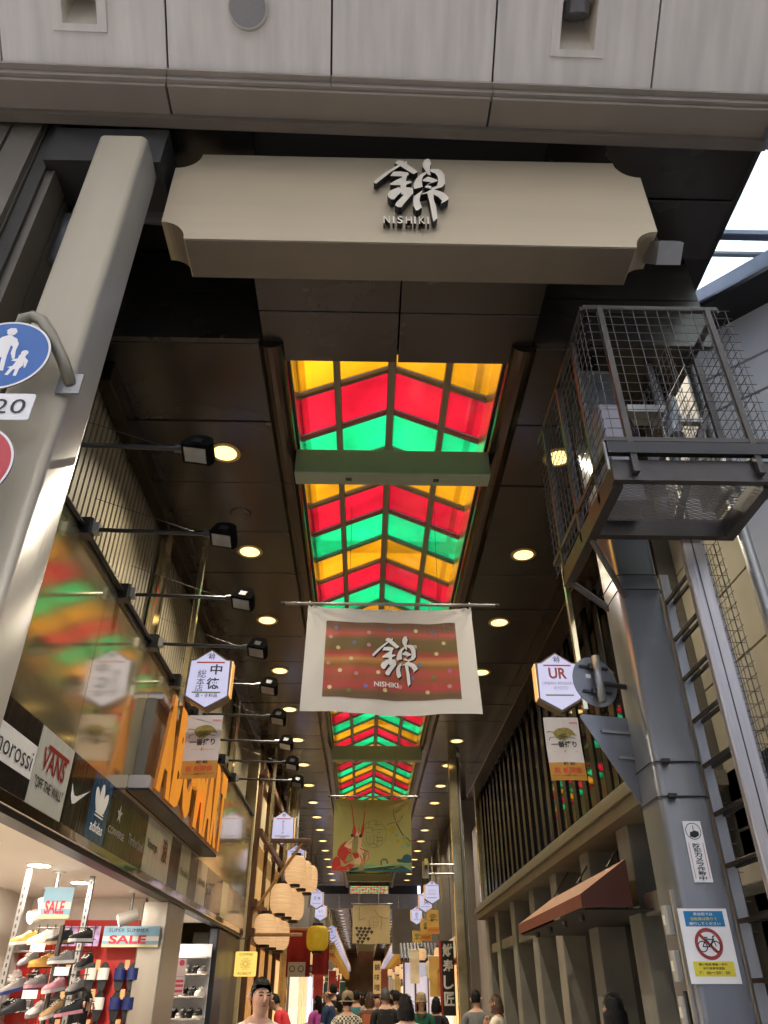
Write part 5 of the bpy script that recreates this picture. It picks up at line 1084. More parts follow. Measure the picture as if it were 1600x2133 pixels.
cs = thing('canopy_sheet', 'pale translucent canopy sheet glowing above the corner building', 'canopy', (5, 6, 8.5)); sheet_m = glassmat('canopy_sheet', (.80, .90, .92), .05)
for k in range(6): MB().box(2.9 + k * .9, 3.78 + k * .9, 2.2, 11, 8.5 + .05 * k, 8.504 + .05 * k).build('sheet', sheet_m, cs)
for y in (3.2, 5.2, 7.4, 9.4): MB().cbox(2.9, 8.3, y, y + .05, 8.42, 8.47, .005).build('sheet_bar', eb, cs)
cs2 = thing('canopy_sheet', 'pale lilac translucent sheet added to tint the sky gap past the louvred wall', 'canopy', (4, 22, 6.6))
MB().box(2.86, 7, 20.45, 24.0, 6.9, 6.904).build('sheet', glassmat('lilac_sky_tint', (.30, .26, .33), .05), cs2); MB().box(4.6, 4.61, 20.45, 24.0, 5.5, 6.9).build('sheet', MATS['lilac_sky_tint'], cs2)  # sheets added to give the sky gap its lilac tint
t = thing('overhead_bar', 'horizontal grey bar crossing the strip of open sky', 'bar', (3.9, 4.5, 7.78)); MB().cbox(3.2, 6.0, 4.46, 4.54, 7.74, 7.82, .01).build('bar', eb, t)
for k, (a, c) in enumerate((((3.4, 4.2, 8.6), (3.2, 9.0, 9.0)), ((3.7, 4.0, 8.9), (3.5, 9.0, 9.4)))):
    t = MB().tube([a, c], .006, 5).build('overhead_wire', blackm); tag(t, ['thin dark wire nearer the arcade roof across the sky gap', 'thin dark wire nearer the corner building across the sky gap'][k], 'wire')

# ------------------------------------------------------------------ further down the street
dk = mat('dark_facade', C('#4a4238'), .7, 0, .12, 2); dk2 = mat('grey_facade', C('#6a645c'), .7, 0, .1, 2); cream = mat('cream_plaster', C('#c9b88e'), .8, 0, .08, 2)
def bld(name, label, x0, x1, y0, y1, h, m, extra=None, cat='building'):
    t = thing(name, label, cat, ((x0 + x1) / 2, (y0 + y1) / 2, 0)); MB().box(x0, x1, y0, y1, 0, h).build('wall', m, t)
    if extra: extra(t)
    return t
def rest(t):
    xx = -2.3
    for y in (16.6, 18.3, 20.0, 21.7): MB().cbox(xx, xx + .1, y, y + .12, 0, 6.2, .01).build('timber_post', wood, t)
    for z in (2.6, 3.1, 4.4, 5.6): MB().cbox(xx + .1, xx + .18, 16.5, 21.9, z, z + .14, .01).build('timber_beam', wood, t)
    for y in (16.75, 18.45, 20.15): MB().box(xx, xx + .03, y, y + 1.5, 3.26, 4.38).build('plaster_bay', mat('lit_plaster', C('#d9bf8a'), .8, emit=C('#d8a860'), estr=.05), t)  # plaster bays given a faint emission to look lamplit
    MB().cbox(-1.95, -1.12, 16.55, 16.63, 4.28, 4.36, .01).build('projecting_beam', wood, t); MB().cbox(-2.1, -1.2, 16.5, 16.58, 2.6, 2.66, .01).build('projecting_beam', wood_light, t)
    MB().tube([(-2.2, 16.6, 3.0), (-1.3, 16.6, 4.28)], .03, 6).build('brace', wood_light, t)
    for y in (16.9, 18.6, 20.2): MB().box(xx, xx + .04, y, y + 1.2, 1.0, 2.5).build('shop_window', mat('warm_window', C('#c08a50'), .4, 0, .4, 5, emit=C('#ffb45a'), estr=.10), t)
bld('restaurant', 'timber framed restaurant hung with glowing paper lanterns', -6, -2.3, 16.4, 22.0, 7.4, cream, rest)
def lant(label, x, y, z, r=.215, h=.58, m=lantern_e, grp='oval paper lanterns outside the restaurant'):
    t = thing('paper_lantern', label, 'lantern', (x, y, z - h / 2), grp)
    pr = []; n = 30
    for k in range(n + 1):
        s_ = -1 + 2 * k / n; pr.append((r * (max(0, 1 - abs(s_) ** 3.4)) ** .5 * .62 + r * .38 + (.012 if k % 2 else -.009), s_ * h / 2 * .92))
    MB().lathe(pr, (x, y, z), 20).build('paper_body', m, t, smooth=True)
    for s_ in (-1, 1): MB().lathe([(0, 0), (r * .48, 0), (r * .48, s_ * .05), (0, s_ * .05)], (x, y, z + s_ * h * .455), 16).build('black_cap', blackm, t)
    MB().tube([(x, y, z + h / 2), (x, y, z + h / 2 + .12)], .006, 5).build('cord', blackm, t)
    return t
p0 = None
for i, (x, z, nm) in enumerate(((-1.42, 3.80, 'high'), (-1.68, 3.28, 'middle'), (-1.95, 2.74, 'low'))):
    lant(['glowing paper lantern hanging under the projecting timber beam', 'glowing paper lantern between the upper and lower lanterns', 'glowing paper lantern lowest of the stepped three, above the square lit sign'][i], x, 16.8, z)
    for k in (1, 2): lant('glowing paper lantern %s behind the %s of the three stepped lanterns' % (['', 'directly', 'second'][k], ['topmost', 'middle', 'lowest'][i]), x + .09 * k, 16.8 + .5 * k, z - .02 * k)
t = lant('large round yellow lantern with dark cap beside the red curtain', -.98, 18.0, 2.66, .23, .5, mat('yellow_lantern', C('#b89a2c'), .6, 0, .15, 6, emit=C('#c8a020'), estr=.06), None)
t = thing('red_curtain', 'dark red shop curtain hanging from a brass rail beside the yellow lantern', 'curtain', (-1.3, 18.3, 2.0)); cur = mat('curtain_red', C('#8a1f20'), .8, 0, .12, 4)
MB().grid(lambda u, v_: V((-1.63 + u * .5, 18.3 - .02 * math.sin(12 * u), 2.83 - v_ * .85)), 20, 6).build('cloth', cur, t, smooth=True); MB().grid(lambda u, v_: V((-1.1 + u * .35, 18.6 - .02 * math.sin(12 * u), 2.83 - v_ * .8)), 16, 6).build('cloth', cur, t, smooth=True)
MB().tube([(-1.7, 18.3, 2.86), (-.7, 18.3, 2.86)], .02, 8).build('rail', wood_light, t)
t = thing('notice_board', 'white notice board with two round drawings on the red curtain', 'notice', (-1.4, 18.2, 2.0)); MB().box(-1.58, -1.22, 18.2, 18.21, 1.98, 2.24).build('board', mat('notice_grey', C('#b8b8b4'), .5), t)
b = MB(); [ring(b, camface((0, 18.198, 0)), .06, .045, x, 2.12) for x in (-1.49, -1.31)]; b.build('drawings', ink, t)
t = thing('lit_sign', 'square glowing cream sign with flower drawing hanging by the shop corner', 'sign', (-2.1, 15.5, 1.93)); fr = camface((0, 15.5, 0))
MB().prism([(-2.1 + p[0], 2.11 + p[1]) for p in rrect(-.19, .19, -.19, .19, .02)], fr, -.06, 0).build('lit_box', mat('coffee_box', C('#e8cf7c'), .5, emit=C('#f2c860'), estr=.24), t)
b = MB(); put_text(b, 'COFFEE', fr, -2.1, 2.255, .24, .035, .004, .003); b.build('lettering', mat('coffee_ink', C('#6a5528'), .5), t); b = MB(); put_text(b, 'ROBOT', fr, -2.1, 1.965, .24, .035, .004, .003); b.build('lettering', mat('coffee_ink', C('#6a5528'), .5), t)
b = MB()
for k in range(10):
    a = 2 * math.pi * k / 10; c = (-2.1 + .062 * math.cos(a), 2.11 + .062 * math.sin(a)); o_, x_, y_, n_ = fr
    P = [(c[0] + .036 * math.cos(q) * math.cos(a) - .012 * math.sin(q) * math.sin(a), c[1] + .036 * math.cos(q) * math.sin(a) + .012 * math.sin(q) * math.cos(a)) for q in [2 * math.pi * j / 12 for j in range(12)]]
    for j in range(12): bar(b, fr, *P[j], *P[(j + 1) % 12], .004, .003 + k * .0001)
b.build('flower_drawing', mat('coffee_ink'), t)
MB().tube([(-2.1, 15.53, 2.3), (-2.1, 15.53, 2.5), (-2.3, 15.53, 2.5)], .012, 6).build('bracket', steel_dark, t)
bld('shop_building', 'tall dark building beyond the lantern restaurant', -7, -2.35, 22.05, 41, 7.2, dk)
bld('side_building', 'low grey building beside the gap of open sky', 2.95, 7, 20.6, 24.0, 5.5, mat('grey_low', C('#8b8788'), .7, 0, .08))
bld('shop_building', 'tall dark brown building past the open sky gap', 2.75, 7, 24.05, 41, 7.2, dk)

# steel posts along the street
for (x, y, lab) in ((1.98, 17.5, 'tall square steel post with speaker bracket past the louvred wall'), (-1.95, 21.2, 'tall square steel post behind the hexagonal sign and lanterns')):
    t = thing('steel_post', lab, 'post', (x, y, 0)); MB().cbox(x - .1, x + .1, y, y + .2, 0, 6.34, .015).build('shaft', steel_warm, t); MB().tube([(x + .14, y + .1, 0), (x + .14, y + .1, 6.3)], .03, 8).build('drain_pipe', steel_light, t)
    MB().box(x - .13, x + .13, y - .03, y + .23, 0, .1).build('base', steel_dark, t)
t = thing('speaker_bracket', 'double rail bracket with small yellow capped unit on the steel post', 'bracket', (1.6, 17.45, 3.9))
for z in (4.0, 3.82): MB().tube([(1.25, 17.44, z), (1.9, 17.44, z)], .022, 8).build('rail', steel_light, t)
MB().cbox(1.22, 1.36, 17.40, 17.50, 3.74, 4.06, .01).build('plate', steel, t); MB().cbox(1.26, 1.33, 17.32, 17.39, 3.98, 4.1, .01).build('lamp_cap', mat('cap_yellow', C('#c8c050'), .4, 0, .05), t); MB().cbox(1.265, 1.325, 17.325, 17.385, 3.9, 3.975, .005).build('lamp_base', blackm, t)
t = thing('vertical_signboard', 'black vertical signboard with white brush writing and red edge', 'signboard', (1.85, 19, 1.5)); fr = camface((0, 19, 0))
MB().prism([(1.70, 1.3), (1.97, 1.3), (1.97, 2.68), (1.70, 2.68)], fr, -.12, 0).build('board', blackm, t); MB().prism([(1.655, 1.3), (1.698, 1.3), (1.698, 2.68), (1.655, 2.68)], fr, -.14, .01).build('red_edge', mat('edge_red', C('#a03028'), .5), t)
b = MB(); [put_text(b, ch, fr, 1.835, 2.5 - i * .3, .22, .25, .03, .004) for i, ch in enumerate('鮒寿し匠')]; b.build('brush_writing', white_p, t)
# second arcade: gate fascia and shopfronts
gt = thing('arcade_gate', 'pale grey panelled gate fascia where the second arcade begins', 'gate', (CX, 44.5, 5.6))
for k in range(9): MB().cbox(-4.5 + k * 1.05, -4.5 + (k + 1) * 1.05 - .02, 44.4, 44.6, 5.65, 6.35, .01).build('gate_panel', mat('gate_grey', C('#857f7c'), .6, 0, .08), gt)
for k in range(40): 
    x = 1.5 + k * .07
    if x < 4: MB().box(x, x + .035, 44.45, 44.5, 3.6, 5.64).build('gate_rib', rib_m, gt)
MB().box(1.45, 4.3, 44.51, 44.6, 3.6, 5.64).build('rib_back', rib_m, gt)
def front(label, side, y0, y1, xw, bandc, litc, sign):
    t = thing('shopfront', label, 'shop', (side * xw, (y0 + y1) / 2, 0)); xa, xb = sorted((xw * side, (xw + .5) * side)); d = .35 * -side
    MB().box(xa, xb, y0, y1, 0, 6.34).build('facade', dk2 if rnd.random() < .5 else dk, t)
    xf = xw * side; q = lambda a: sorted((xf, xf - side * a))
    a, c = q(.35); MB().cbox(a, c, y0 + .1, y1 - .1, 2.5, 3.0, .02).build('signboard', mat('band_' + bandc[1:], C(bandc), .5, 0, .08), t)
    a, c = q(.06); MB().box(a, c, y0 + .2, y1 - .2, .8, 2.45).build('lit_window', mat('lit_' + litc[1:], C(litc), .5, 0, .5, 2.5, emit=C(litc), estr=.22), t)
    a, c = q(.7); MB().box(a, c, y0 + .1, y1 - .1, .0, .85).build('counter', wood_light, t)
    a, c = q(.9); b = MB(); b.add([(xf, y0 + .1, 2.5), (xf, y1 - .1, 2.5), (xf - side * .8, y1 - .1, 2.25), (xf - side * .8, y0 + .1, 2.25)], [(0, 1, 2, 3)]); b.build('awning_sheet', mat('aw_' + sign[1:], C(sign), .7, 0, .1), t)
bands = ['#7a2a20', '#d8cfb4', '#3a3a34', '#b88a48', '#e0dcd0', '#5a4028', '#2c3a4a', '#c8b078']; lits = ['#ffcf8a', '#fff0d8', '#ffd9a0', '#e8e8ff']; sgs = ['#8a2a22', '#c8a860', '#3c5a3a', '#e0d4b8', '#a05a28']
names = ['dark red', 'cream', 'charcoal', 'tan', 'off white', 'brown', 'slate blue', 'straw']
i = 0; used = {}
for side, xw in ((-1, 2.34), (1, 2.74)):
    for y in (22.2, 26.8, 31.4, 36.0):
        front('%s signed shopfront with lit window %s' % (names[i % 8], ['past the red curtain', 'further along the dark left-hand facade', 'below the stacked hexagonal signs', 'at the end of the first arcade', 'past the open sky gap', 'under the beer flags', 'by the tiled timber entrance', 'at the far end of the brown building'][i % 8]), side, y, y + 4.4, xw - (.01 if side < 0 else .01), bands[i % 8], lits[i % 4], sgs[i % 5]); i += 1
for side, xw in ((-1, 2.34), (1, 2.74)):
    for k in range(12):
        t = front('distant lit shopfront in the second arcade', side, 45.2 + k * 6, 50.8 + k * 6, xw, bands[rnd.randrange(8)], lits[rnd.randrange(4)], sgs[rnd.randrange(5)])
for o in bpy.data.objects:
    if o.get('label') == 'distant lit shopfront in the second arcade': o['group'] = 'shopfronts of the second arcade'
bld('end_wall', 'added wall blocking the sky at the far end of the second arcade', -4, 5, 113, 114, 7.3, mat('end_warm_light', C('#7a6550'), .8, 0, .3, .6), cat='wall')  # added sky blocker, warm shop light put into its colour
# timber entrance with tiled eave
te = thing('timber_entrance', 'white fronted entrance under a dark tiled eave with timber columns', 'entrance', (1.9, 30, 0)); tl = mat('roof_tile', C('#3c3f45'), .5, .1, .15)
MB().box(1.36, 2.6, 30.4, 30.6, 0, 3.0).build('wall', mat('lit_white', C('#e4e4ec'), .6, emit=C('#e8e8ff'), estr=.12), te)  # lit look of the white front put in as emission
for x in (1.36, 1.75, 2.2): MB().cbox(x, x + .06, 30.3, 30.39, 0, 2.7, .008).build('timber_column', wood, te)
for k in range(11): b = MB(); b.tube([(1.3 + k * .12, 29.6, 2.75), (1.3 + k * .12, 30.5, 3.25)], .06, 8); b.build('roof_tile', tl, te)
MB().box(1.25, 2.7, 29.6, 29.66, 2.66, 2.73).build('eave_board', wood, te)
t = lant('cream paper lantern with black writing near the timber entrance', 1.99, 26.0, 2.35, .15, .5, mat('cream_lantern', C('#cfc08c'), .7, 0, .1, 6, emit=C('#d8c080'), estr=.05), None)
b = MB(); put_text(b, '酒', camface((1.99, 25.845, 2.35)), 0, 0, .14, .14, .01, 0); b.build('writing', ink, t)
for (x, y, z, w_, h_, cc, lab, tx) in ((.62, 41, 2.5, .36, 1.3, '#d9b878', 'long cream vertical banner with black writing far down the street', '錦味噌'), (1.0, 42.5, 2.4, .3, .9, '#8a4a30', 'short brown vertical banner beside the long cream banner', '')):
    t = thing('vertical_banner', lab, 'banner', (x, y, z - h_ / 2)); MB().box(x - w_ / 2, x + w_ / 2, y, y + .01, z - h_ / 2, z + h_ / 2).build('cloth', mat('vb' + cc[1:], C(cc), .8, 0, .1), t)
    MB().tube([(x - w_ / 2 - .05, y, z + h_ / 2 + .02), (x + w_ / 2 + .05, y, z + h_ / 2 + .02)], .015, 6).build('rod', wood, t)
    if tx: b = MB(); [put_text(b, c, camface((x, y, z)), 0, .4 - .4 * k, .24, .26, .01) for k, c in enumerate(tx)]; b.build('writing', ink, t)
lp = None
for k in range(18):
    x, y, z = (-1.5 if k % 2 else 1.75) + rnd.uniform(-.35, .35), 24 + k * 2.1, rnd.uniform(2.3, 3.0)
    if lp is None: lp = lant('small cream paper lantern hanging among the far shopfronts', x, y, z, .14, .36, lantern_e, 'small lanterns among the far shopfronts'); lz = z
    else: dup(lp, (x, y, z - .18))
vb = None
for k in range(16):
    x, y, z = (-1.35 if k % 2 else 1.6) + rnd.uniform(-.3, .3), 23 + k * 2.3, rnd.uniform(2.0, 2.5)
    cc = ['#c8a860', '#8a2a22', '#d8cfb4', '#2c4a3a'][k % 4]; wd = ['ochre', 'dark red', 'cream', 'deep green'][k % 4]
    t = thing('shop_flag', 'narrow %s cloth flag standing among the far shopfronts' % wd, 'flag', (x, y, z - .5), '%s flags among the far shopfronts' % wd)
    MB().grid(lambda u, v_: V((x - .14 + .28 * u, y + .02 * math.sin(9 * v_ + k), z + .45 - .9 * v_)), 4, 10).build('cloth', mat('sf' + cc[1:], C(cc), .8, 0, .12, 5, trans=.2), t, smooth=True)
    MB().tube([(x - .16, y, .03), (x - .16, y, z + .5)], .01, 6).build('pole', white_p, t); MB().tube([(x - .16, y, z + .46), (x + .15, y, z + .46)], .008, 5).build('cross_rod', white_p, t)
# buildings of the crossing street behind the camera and upper storeys beside the roof
bld('street_building', 'pale building across the crossing street', -14, 14, -15, -9, 7, mat('pale_street', C('#aeacaa'), .8, 0, .1, 1))
bld('upper_storey', 'pale upper storey standing above the left-hand roof edge', -8, -4.0, 6.5, 40, 9.3, mat('upper_pale', C('#cfc9bd'), .8, 0, .08, 1)); bld('upper_storey', 'grey upper storey standing above the right-hand roof edge', 4.6, 9, 8, 40, 9.0, mat('upper_grey', C('#a9aaad'), .8, 0, .08, 1))

# ------------------------------------------------------------------ people
skin_m = mat('skin', C('#c69a80'), .5, 0, .05, 20); hair_b = mat('hair_black', (.009, .008, .008), .6, 0, .5, 60, spec=.2); hair_br = mat('hair_brown', C('#4a3426'), .5, 0, .3, 40)
def cloth(n, h): return mat('cloth_' + n, C(h), .8, 0, .12, 14, .15, 60)
def plaid():
    if 'plaid' in MATS: return MATS['plaid']
    m = mat('plaid', (.3, .28, .24), .8, 0, 0); n, l = m.node_tree.nodes, m.node_tree.links; tc = n.new('ShaderNodeTexCoord'); ck = n.new('ShaderNodeTexChecker'); ck.inputs['Scale'].default_value = 36
    ck.inputs[1].default_value = (*C('#cfc8b4'), 1); ck.inputs[2].default_value = (*C('#3c3830'), 1); l.new(tc.outputs['Object'], ck.inputs[0]); l.new(ck.outputs[0], n['Principled BSDF'].inputs[0]); return m
def segd(p, a, b):
    ab = b - a; t = max(0, min(1, (p - a).dot(ab) / max(1e-9, ab.length_squared))); return (p - a - ab * t).length, t
def person(label, x, y, face, h, shirt, pants, hair='short', hm=None, lean=0., head=(0, 0), arms='down', hat=None, bag=None, facef=True, group=None):
    """face: heading in degrees, 0 = walking away down the street (+Y), 180 = towards the camera"""
    t = thing('person', label, 'person', (0, 0, 0), group); hm = hm or hair_b
    rot = Matrix.Rotation(R(lean), 3, V((-1, 0, 0)))
    pel = V((0, 0, .53 * h))
    def up(q): return pel + rot @ (V(q) * h - pel)
    J = {'pel': pel, 'wst': up((0, .0, .60)), 'chs': up((0, .0, .72)), 'nb': up((0, -.005, .822)), 'nk': up((0, .005, .862)), 'h1': up((0, .022, .895)), 'h2': up((0, .016, .935)), 'h3': up((0, .008, .972))}
    E_ = []; Rr = {'pel': (.098, .072), 'wst': (.085, .06), 'chs': (.105, .066), 'nb': (.046, .040), 'nk': (.028, .030), 'h1': (.040, .047), 'h2': (.047, .058), 'h3': (.036, .044)}
    ch = ['pel', 'wst', 'chs', 'nb', 'nk', 'h1', 'h2', 'h3']; E_ += list(zip(ch, ch[1:])); zone = {}
    for a, b_ in E_: zone[(a, b_)] = 'shirt' if b_ in ('wst', 'chs', 'nb') else 'skin'
    for sgn, s_ in ((-1, 'l'), (1, 'r')):
        J['sh' + s_] = up((sgn * .112, 0, .795)); Rr['sh' + s_] = (.043, .043)
        if arms == 'down': el, wr, hn = (sgn * .135, -.01, .62), (sgn * .13, .04, .485), (sgn * .128, .06, .44)
        elif arms == 'front': el, wr, hn = (sgn * .13, .03, .63), (sgn * .07, .15, .62), (sgn * .05, .19, .63)
        elif arms == 'mouth': el, wr, hn = (sgn * .12, .07, .65), (sgn * .05, .13, .76), (sgn * .03, .12, .81)
        J['el' + s_] = up(el); J['wr' + s_] = up(wr); J['hn' + s_] = up(hn); Rr['el' + s_] = (.027, .027); Rr['wr' + s_] = (.018, .018); Rr['hn' + s_] = (.024, .014)
        J['hp' + s_] = V((sgn * .052 * h, 0, .50 * h)); J['kn' + s_] = V((sgn * .056 * h, .012 * h, .285 * h)); J['an' + s_] = V((sgn * .056 * h, -.005 * h, .05 * h)); J['to' + s_] = V((sgn * .062 * h, .085 * h, .022 * h))
        Rr['hp' + s_] = (.058, .06); Rr['kn' + s_] = (.036, .038); Rr['an' + s_] = (.024, .026); Rr['to' + s_] = (.024, .016)
        for a, b_, zz in (('nb', 'sh', 'shirt'), ('sh', 'el', 'shirt'), ('el', 'wr', 'skin'), ('wr', 'hn', 'skin'), ('pel', 'hp', 'pants'), ('hp', 'kn', 'pants'), ('kn', 'an', 'pants'), ('an', 'to', 'shoe')):
            k = (a if a in ('nb', 'pel') else a + s_, b_ + s_); E_.append(k); zone[k] = zz
    nm = list(J); ix = {n_: i for i, n_ in enumerate(nm)}
    me = bpy.data.meshes.new('sk'); me.from_pydata([tuple(J[n_]) for n_ in nm], [(ix[a], ix[b_]) for a, b_ in E_], []); o = bpy.data.objects.new('sk', me); COL.objects.link(o)
    md = o.modifiers.new('s', 'SKIN'); md.use_smooth_shade = True; sb = o.modifiers.new('u', 'SUBSURF'); sb.levels = 1; sb.render_levels = 1
    for n_ in nm: sv = me.skin_vertices[0].data[ix[n_]]; sv.radius = (Rr[n_][0] * h, Rr[n_][1] * h); sv.use_root = n_ == 'pel'
    dg = bpy.context.evaluated_depsgraph_get(); ev = o.evaluated_get(dg); bm_ = bpy.data.meshes.new_from_object(ev); bpy.data.objects.remove(o)
    ms = {'shirt': 0, 'skin': 1, 'pants': 2, 'shoe': 3}
    for m in (shirt, skin_m, pants, cloth('shoe', '#24211f')): bm_.materials.append(m)
    segs = [(J[a], J[b_], zone[(a, b_)], a, b_) for a, b_ in E_]
    for p in bm_.polygons:
        c = p.center; best = min(segs, key=lambda s: segd(c, s[0], s[1])[0] / (.5 * (Rr[s[3]][0] + Rr[s[4]][0])))
        zz = best[2]
        if best[3][:2] == 'sh' and segd(c, best[0], best[1])[1] > .72: zz = 'skin'
        lc = rot.inverted() @ (c - pel) + pel
        if lc.z > .833 * h and abs(lc.x) < .062 * h and zz == 'shirt': zz = 'skin'
        p.material_index = ms[zz]; p.use_smooth = True
    # five bent fingers per hand, grown from the palm
    fv = [tuple(v_.co) for v_ in bm_.vertices]; ff = [tuple(p.vertices) for p in bm_.polygons]; fm = [p.material_index for p in bm_.polygons]
    q = MB(); q.v = fv; q.f = ff; q.m = fm
    for s_, sgn in (('l', -1), ('r', 1)):
        w0, h0 = J['wr' + s_], J['hn' + s_]; d = (h0 - w0).normalized(); sd_ = d.cross(V((0, 1, .2))).normalized(); bn = d.cross(sd_)
        for k in range(4):
            b0 = h0 + sd_ * (k - 1.5) * .010 * h; L = [.034, .042, .040, .030][k] * h; q.tube([b0 - d * .01, b0 + d * L * .5, b0 + d * L * .9 + bn * L * .35], [.0052 * h, .0048 * h, .0036 * h], 6, 1)
        b0 = w0 + d * .015 * h + sd_ * .016 * h; q.tube([b0, b0 + d * .02 * h + sd_ * .014 * h, b0 + d * .04 * h + sd_ * .014 * h + bn * .008 * h], [.006 * h, .0055 * h, .004 * h], 6, 1)
    body = q.build('body', [shirt, skin_m, pants, cloth('shoe', '#24211f')], t, smooth=True)
    hc = J['h2'] + rot @ V((0, 0, .002 * h)); rx, ry, rz_ = .0475 * h, .0585 * h, .066 * h
    b = MB(); vs = []; NU, NV = 24, 14; low = {'short': -.35, 'bob': -.95, 'long': -1.0, 'bald': .9}[hair]
    idx = {}
    for j in range(NV + 1):
        for i_ in range(NU):
            th = math.pi * j / NV; ph = 2 * math.pi * i_ / NU; dx, dy, dz = math.sin(th) * math.cos(ph), math.sin(th) * math.sin(ph), math.cos(th)
            jt = 1 + .05 * math.sin(5 * ph + 3 * th) + rnd.uniform(-.035, .035)
            gk = .96 + .12 * max(0, min(1, dz + .2)); jt = 1 + (jt - 1) * .6; px, py, pz = dx * rx * gk * jt, dy * ry * gk * jt - .003 * h, dz * rz_ * (gk + .02) * jt
            if hair in ('bob', 'long') and dz < 0:
                f = 1.06 if hair == 'bob' else 1.0
                px = math.cos(ph) * rx * 1.18 * f; py = math.sin(ph) * ry * 1.1 - .006 * h; pz = dz * rz_ * (1.15 if hair == 'bob' else 2.0)
            vs.append(hc + rot @ V((px, py, pz)))
    fs = []
    for j in range(NV):
        for i_ in range(NU):
            th = math.pi * (j + .5) / NV; ph = 2 * math.pi * (i_ + .5) / NU; dy, dz = math.sin(th) * math.sin(ph), math.cos(th)
            hl = .60 if hair == 'short' else .34
            keep = dz > hl if dy > .38 else dz > (low if dy < -.25 else (.26 + .55 * max(0, dy) if hair == 'short' else low))
            if hair == 'bald': keep = -.3 < dz < .2 and dy < .2
            if keep: fs.append((j * NU + i_, j * NU + (i_ + 1) % NU, (j + 1) * NU + (i_ + 1) % NU, (j + 1) * NU + i_))
    b.add(vs, fs)
    cen = [sum((vs[i_] for i_ in f), V((0, 0, 0))) / 4 for f in fs]
    for _ in range(240 if hair != 'bald' else 40):
        c0 = cen[rnd.randrange(len(cen))]; nn = (c0 - hc).normalized(); dn = (rot @ (V((rnd.uniform(-.6, .6), rnd.uniform(-.7, .3), .7 if nn.z > .35 else -.6)) if hair == 'short' else V((rnd.uniform(-.5, .5), rnd.uniform(-.5, .1), -1 if nn.z < .7 else -.1)))); tn = dn - nn * dn.dot(nn)
        if tn.length < .05: continue
        tn.normalize(); L = rnd.uniform(.010, .022) * h * (1 if hair == 'short' else 2.2); wv = nn.cross(tn) * .0022 * h
        p0 = c0 + nn * .001 * h; p1 = c0 + tn * L * .5 + nn * .004 * h; p2 = c0 + tn * L + nn * rnd.uniform(-.002, .004) * h
        b.add([p0 - wv, p0 + wv, p1 + wv, p1 - wv, p2], [(0, 1, 2, 3), (3, 2, 4)])
    b.build('hair', hm, t, smooth=True)
    def hp(qx, qy, qz): return hc + rot @ (V((qx, qy, qz)) * h)
    for sgn in (-1, 1):
        b = MB(); b.tube([hp(sgn * .047, -.002, .014), hp(sgn * .053, -.008, .003), hp(sgn * .048, .0, -.016)], [.006 * h, .011 * h, .005 * h], 8); b.build('ear', skin_m, t, smooth=True)
        if facef:
            b = MB(); b.tube([hp(sgn * .010, .0545, .003), hp(sgn * .018, .057, .004), hp(sgn * .027, .052, .003)], [.0012 * h, .0042 * h, .001 * h], 8); b.build('eye', mat('eye_dark', (.02, .015, .012), .2), t, smooth=True)
            b = MB(); b.tube([hp(sgn * .008, .058, .0135), hp(sgn * .018, .0595, .0165), hp(sgn * .031, .052, .0125)], [.0022 * h, .0026 * h, .001 * h], 6); b.build('eyebrow', hm, t)
    if facef:
        b = MB(); b.tube([hp(0, .056, .006), hp(0, .064, -.007), hp(0, .070, -.019), hp(0, .060, -.024)], [.0045 * h, .006 * h, .0095 * h, .006 * h], 8); b.build('nose', skin_m, t, smooth=True)
        b = MB(); b.tube([hp(-.016, .052, -.036), hp(0, .0575, -.0365), hp(.016, .052, -.036)], [.001 * h, .0042 * h, .001 * h], 8); b.build('mouth', mat('lips', C('#9a5f52'), .5), t, smooth=True)
    if hat:
        b = MB(); b.lathe([(.054 * h, -.012 * h), (.054 * h, .03 * h), (.045 * h, .055 * h), (.02 * h, .066 * h), (0, .068 * h)], hc + V((0, 0, .022 * h)), 20); b.lathe([(.052 * h, -.01 * h), (.085 * h, -.016 * h), (.084 * h, -.02 * h)], hc + V((0, 0, .022 * h)), 20); b.build('hat', hat, t, smooth=True)
    if bag:
        c = up((0, -.105, .70)); b = MB(); b.cbox(c.x - .09 * h, c.x + .09 * h, c.y - .045 * h, c.y + .04 * h, c.z - .10 * h, c.z + .09 * h, .03 * h); bg_ = b.build('backpack', bag, t)
        b = MB(); b.cbox(c.x - .06 * h, c.x + .06 * h, c.y - .065 * h, c.y - .046 * h, c.z - .08 * h, c.z - .01 * h, .008 * h); b.build('pocket', bag, bg_)
        for sgn in (-1, 1): b = MB(); b.tube([up((sgn * .05, -.06, .78)), up((sgn * .06, .0, .825)), up((sgn * .065, .07, .77)), up((sgn * .06, .07, .66))], .009 * h, 6); b.build('shoulder_strap', bag, bg_)
    t.location = (x, y, .028); t.rotation_euler.z = R(face)
    return t
def xat(u, Yv): return (u - 757) / 1553 * Yv * .836
jean = cloth('denim', '#2c3444'); dkp = cloth('dark', '#222022'); kh = cloth('khaki', '#8a7a58'); wht = cloth('white', '#d8cfbe')
person('man with short black hair in a white shirt looking aside by the shop', xat(541, 6.8), 6.8, 205, 1.66, wht, dkp, arms='down')
person('person with dark bobbed hair standing before the concrete piers', 1.98, 7.0, 10, 1.57, cloth('navy2', '#1d2230'), dkp, 'bob', facef=False)
person('person with long dark hair in a pale top among the sneakers', xat(172, 8.4), 8.4, -60, 1.6, cloth('palepink', '#d8c4bc'), jean, 'long')
person('person in a bright red shirt bending towards a shop counter', xat(612, 15.3), 15.3, 75, 1.72, cloth('red', '#d02a34'), dkp, lean=28, arms='front', facef=True)
person('person in a navy shirt facing sideways with hands forward', xat(686, 17.7), 17.7, 70, 1.74, cloth('navy', '#23395c'), dkp, 'bald', hair_br, arms='front')
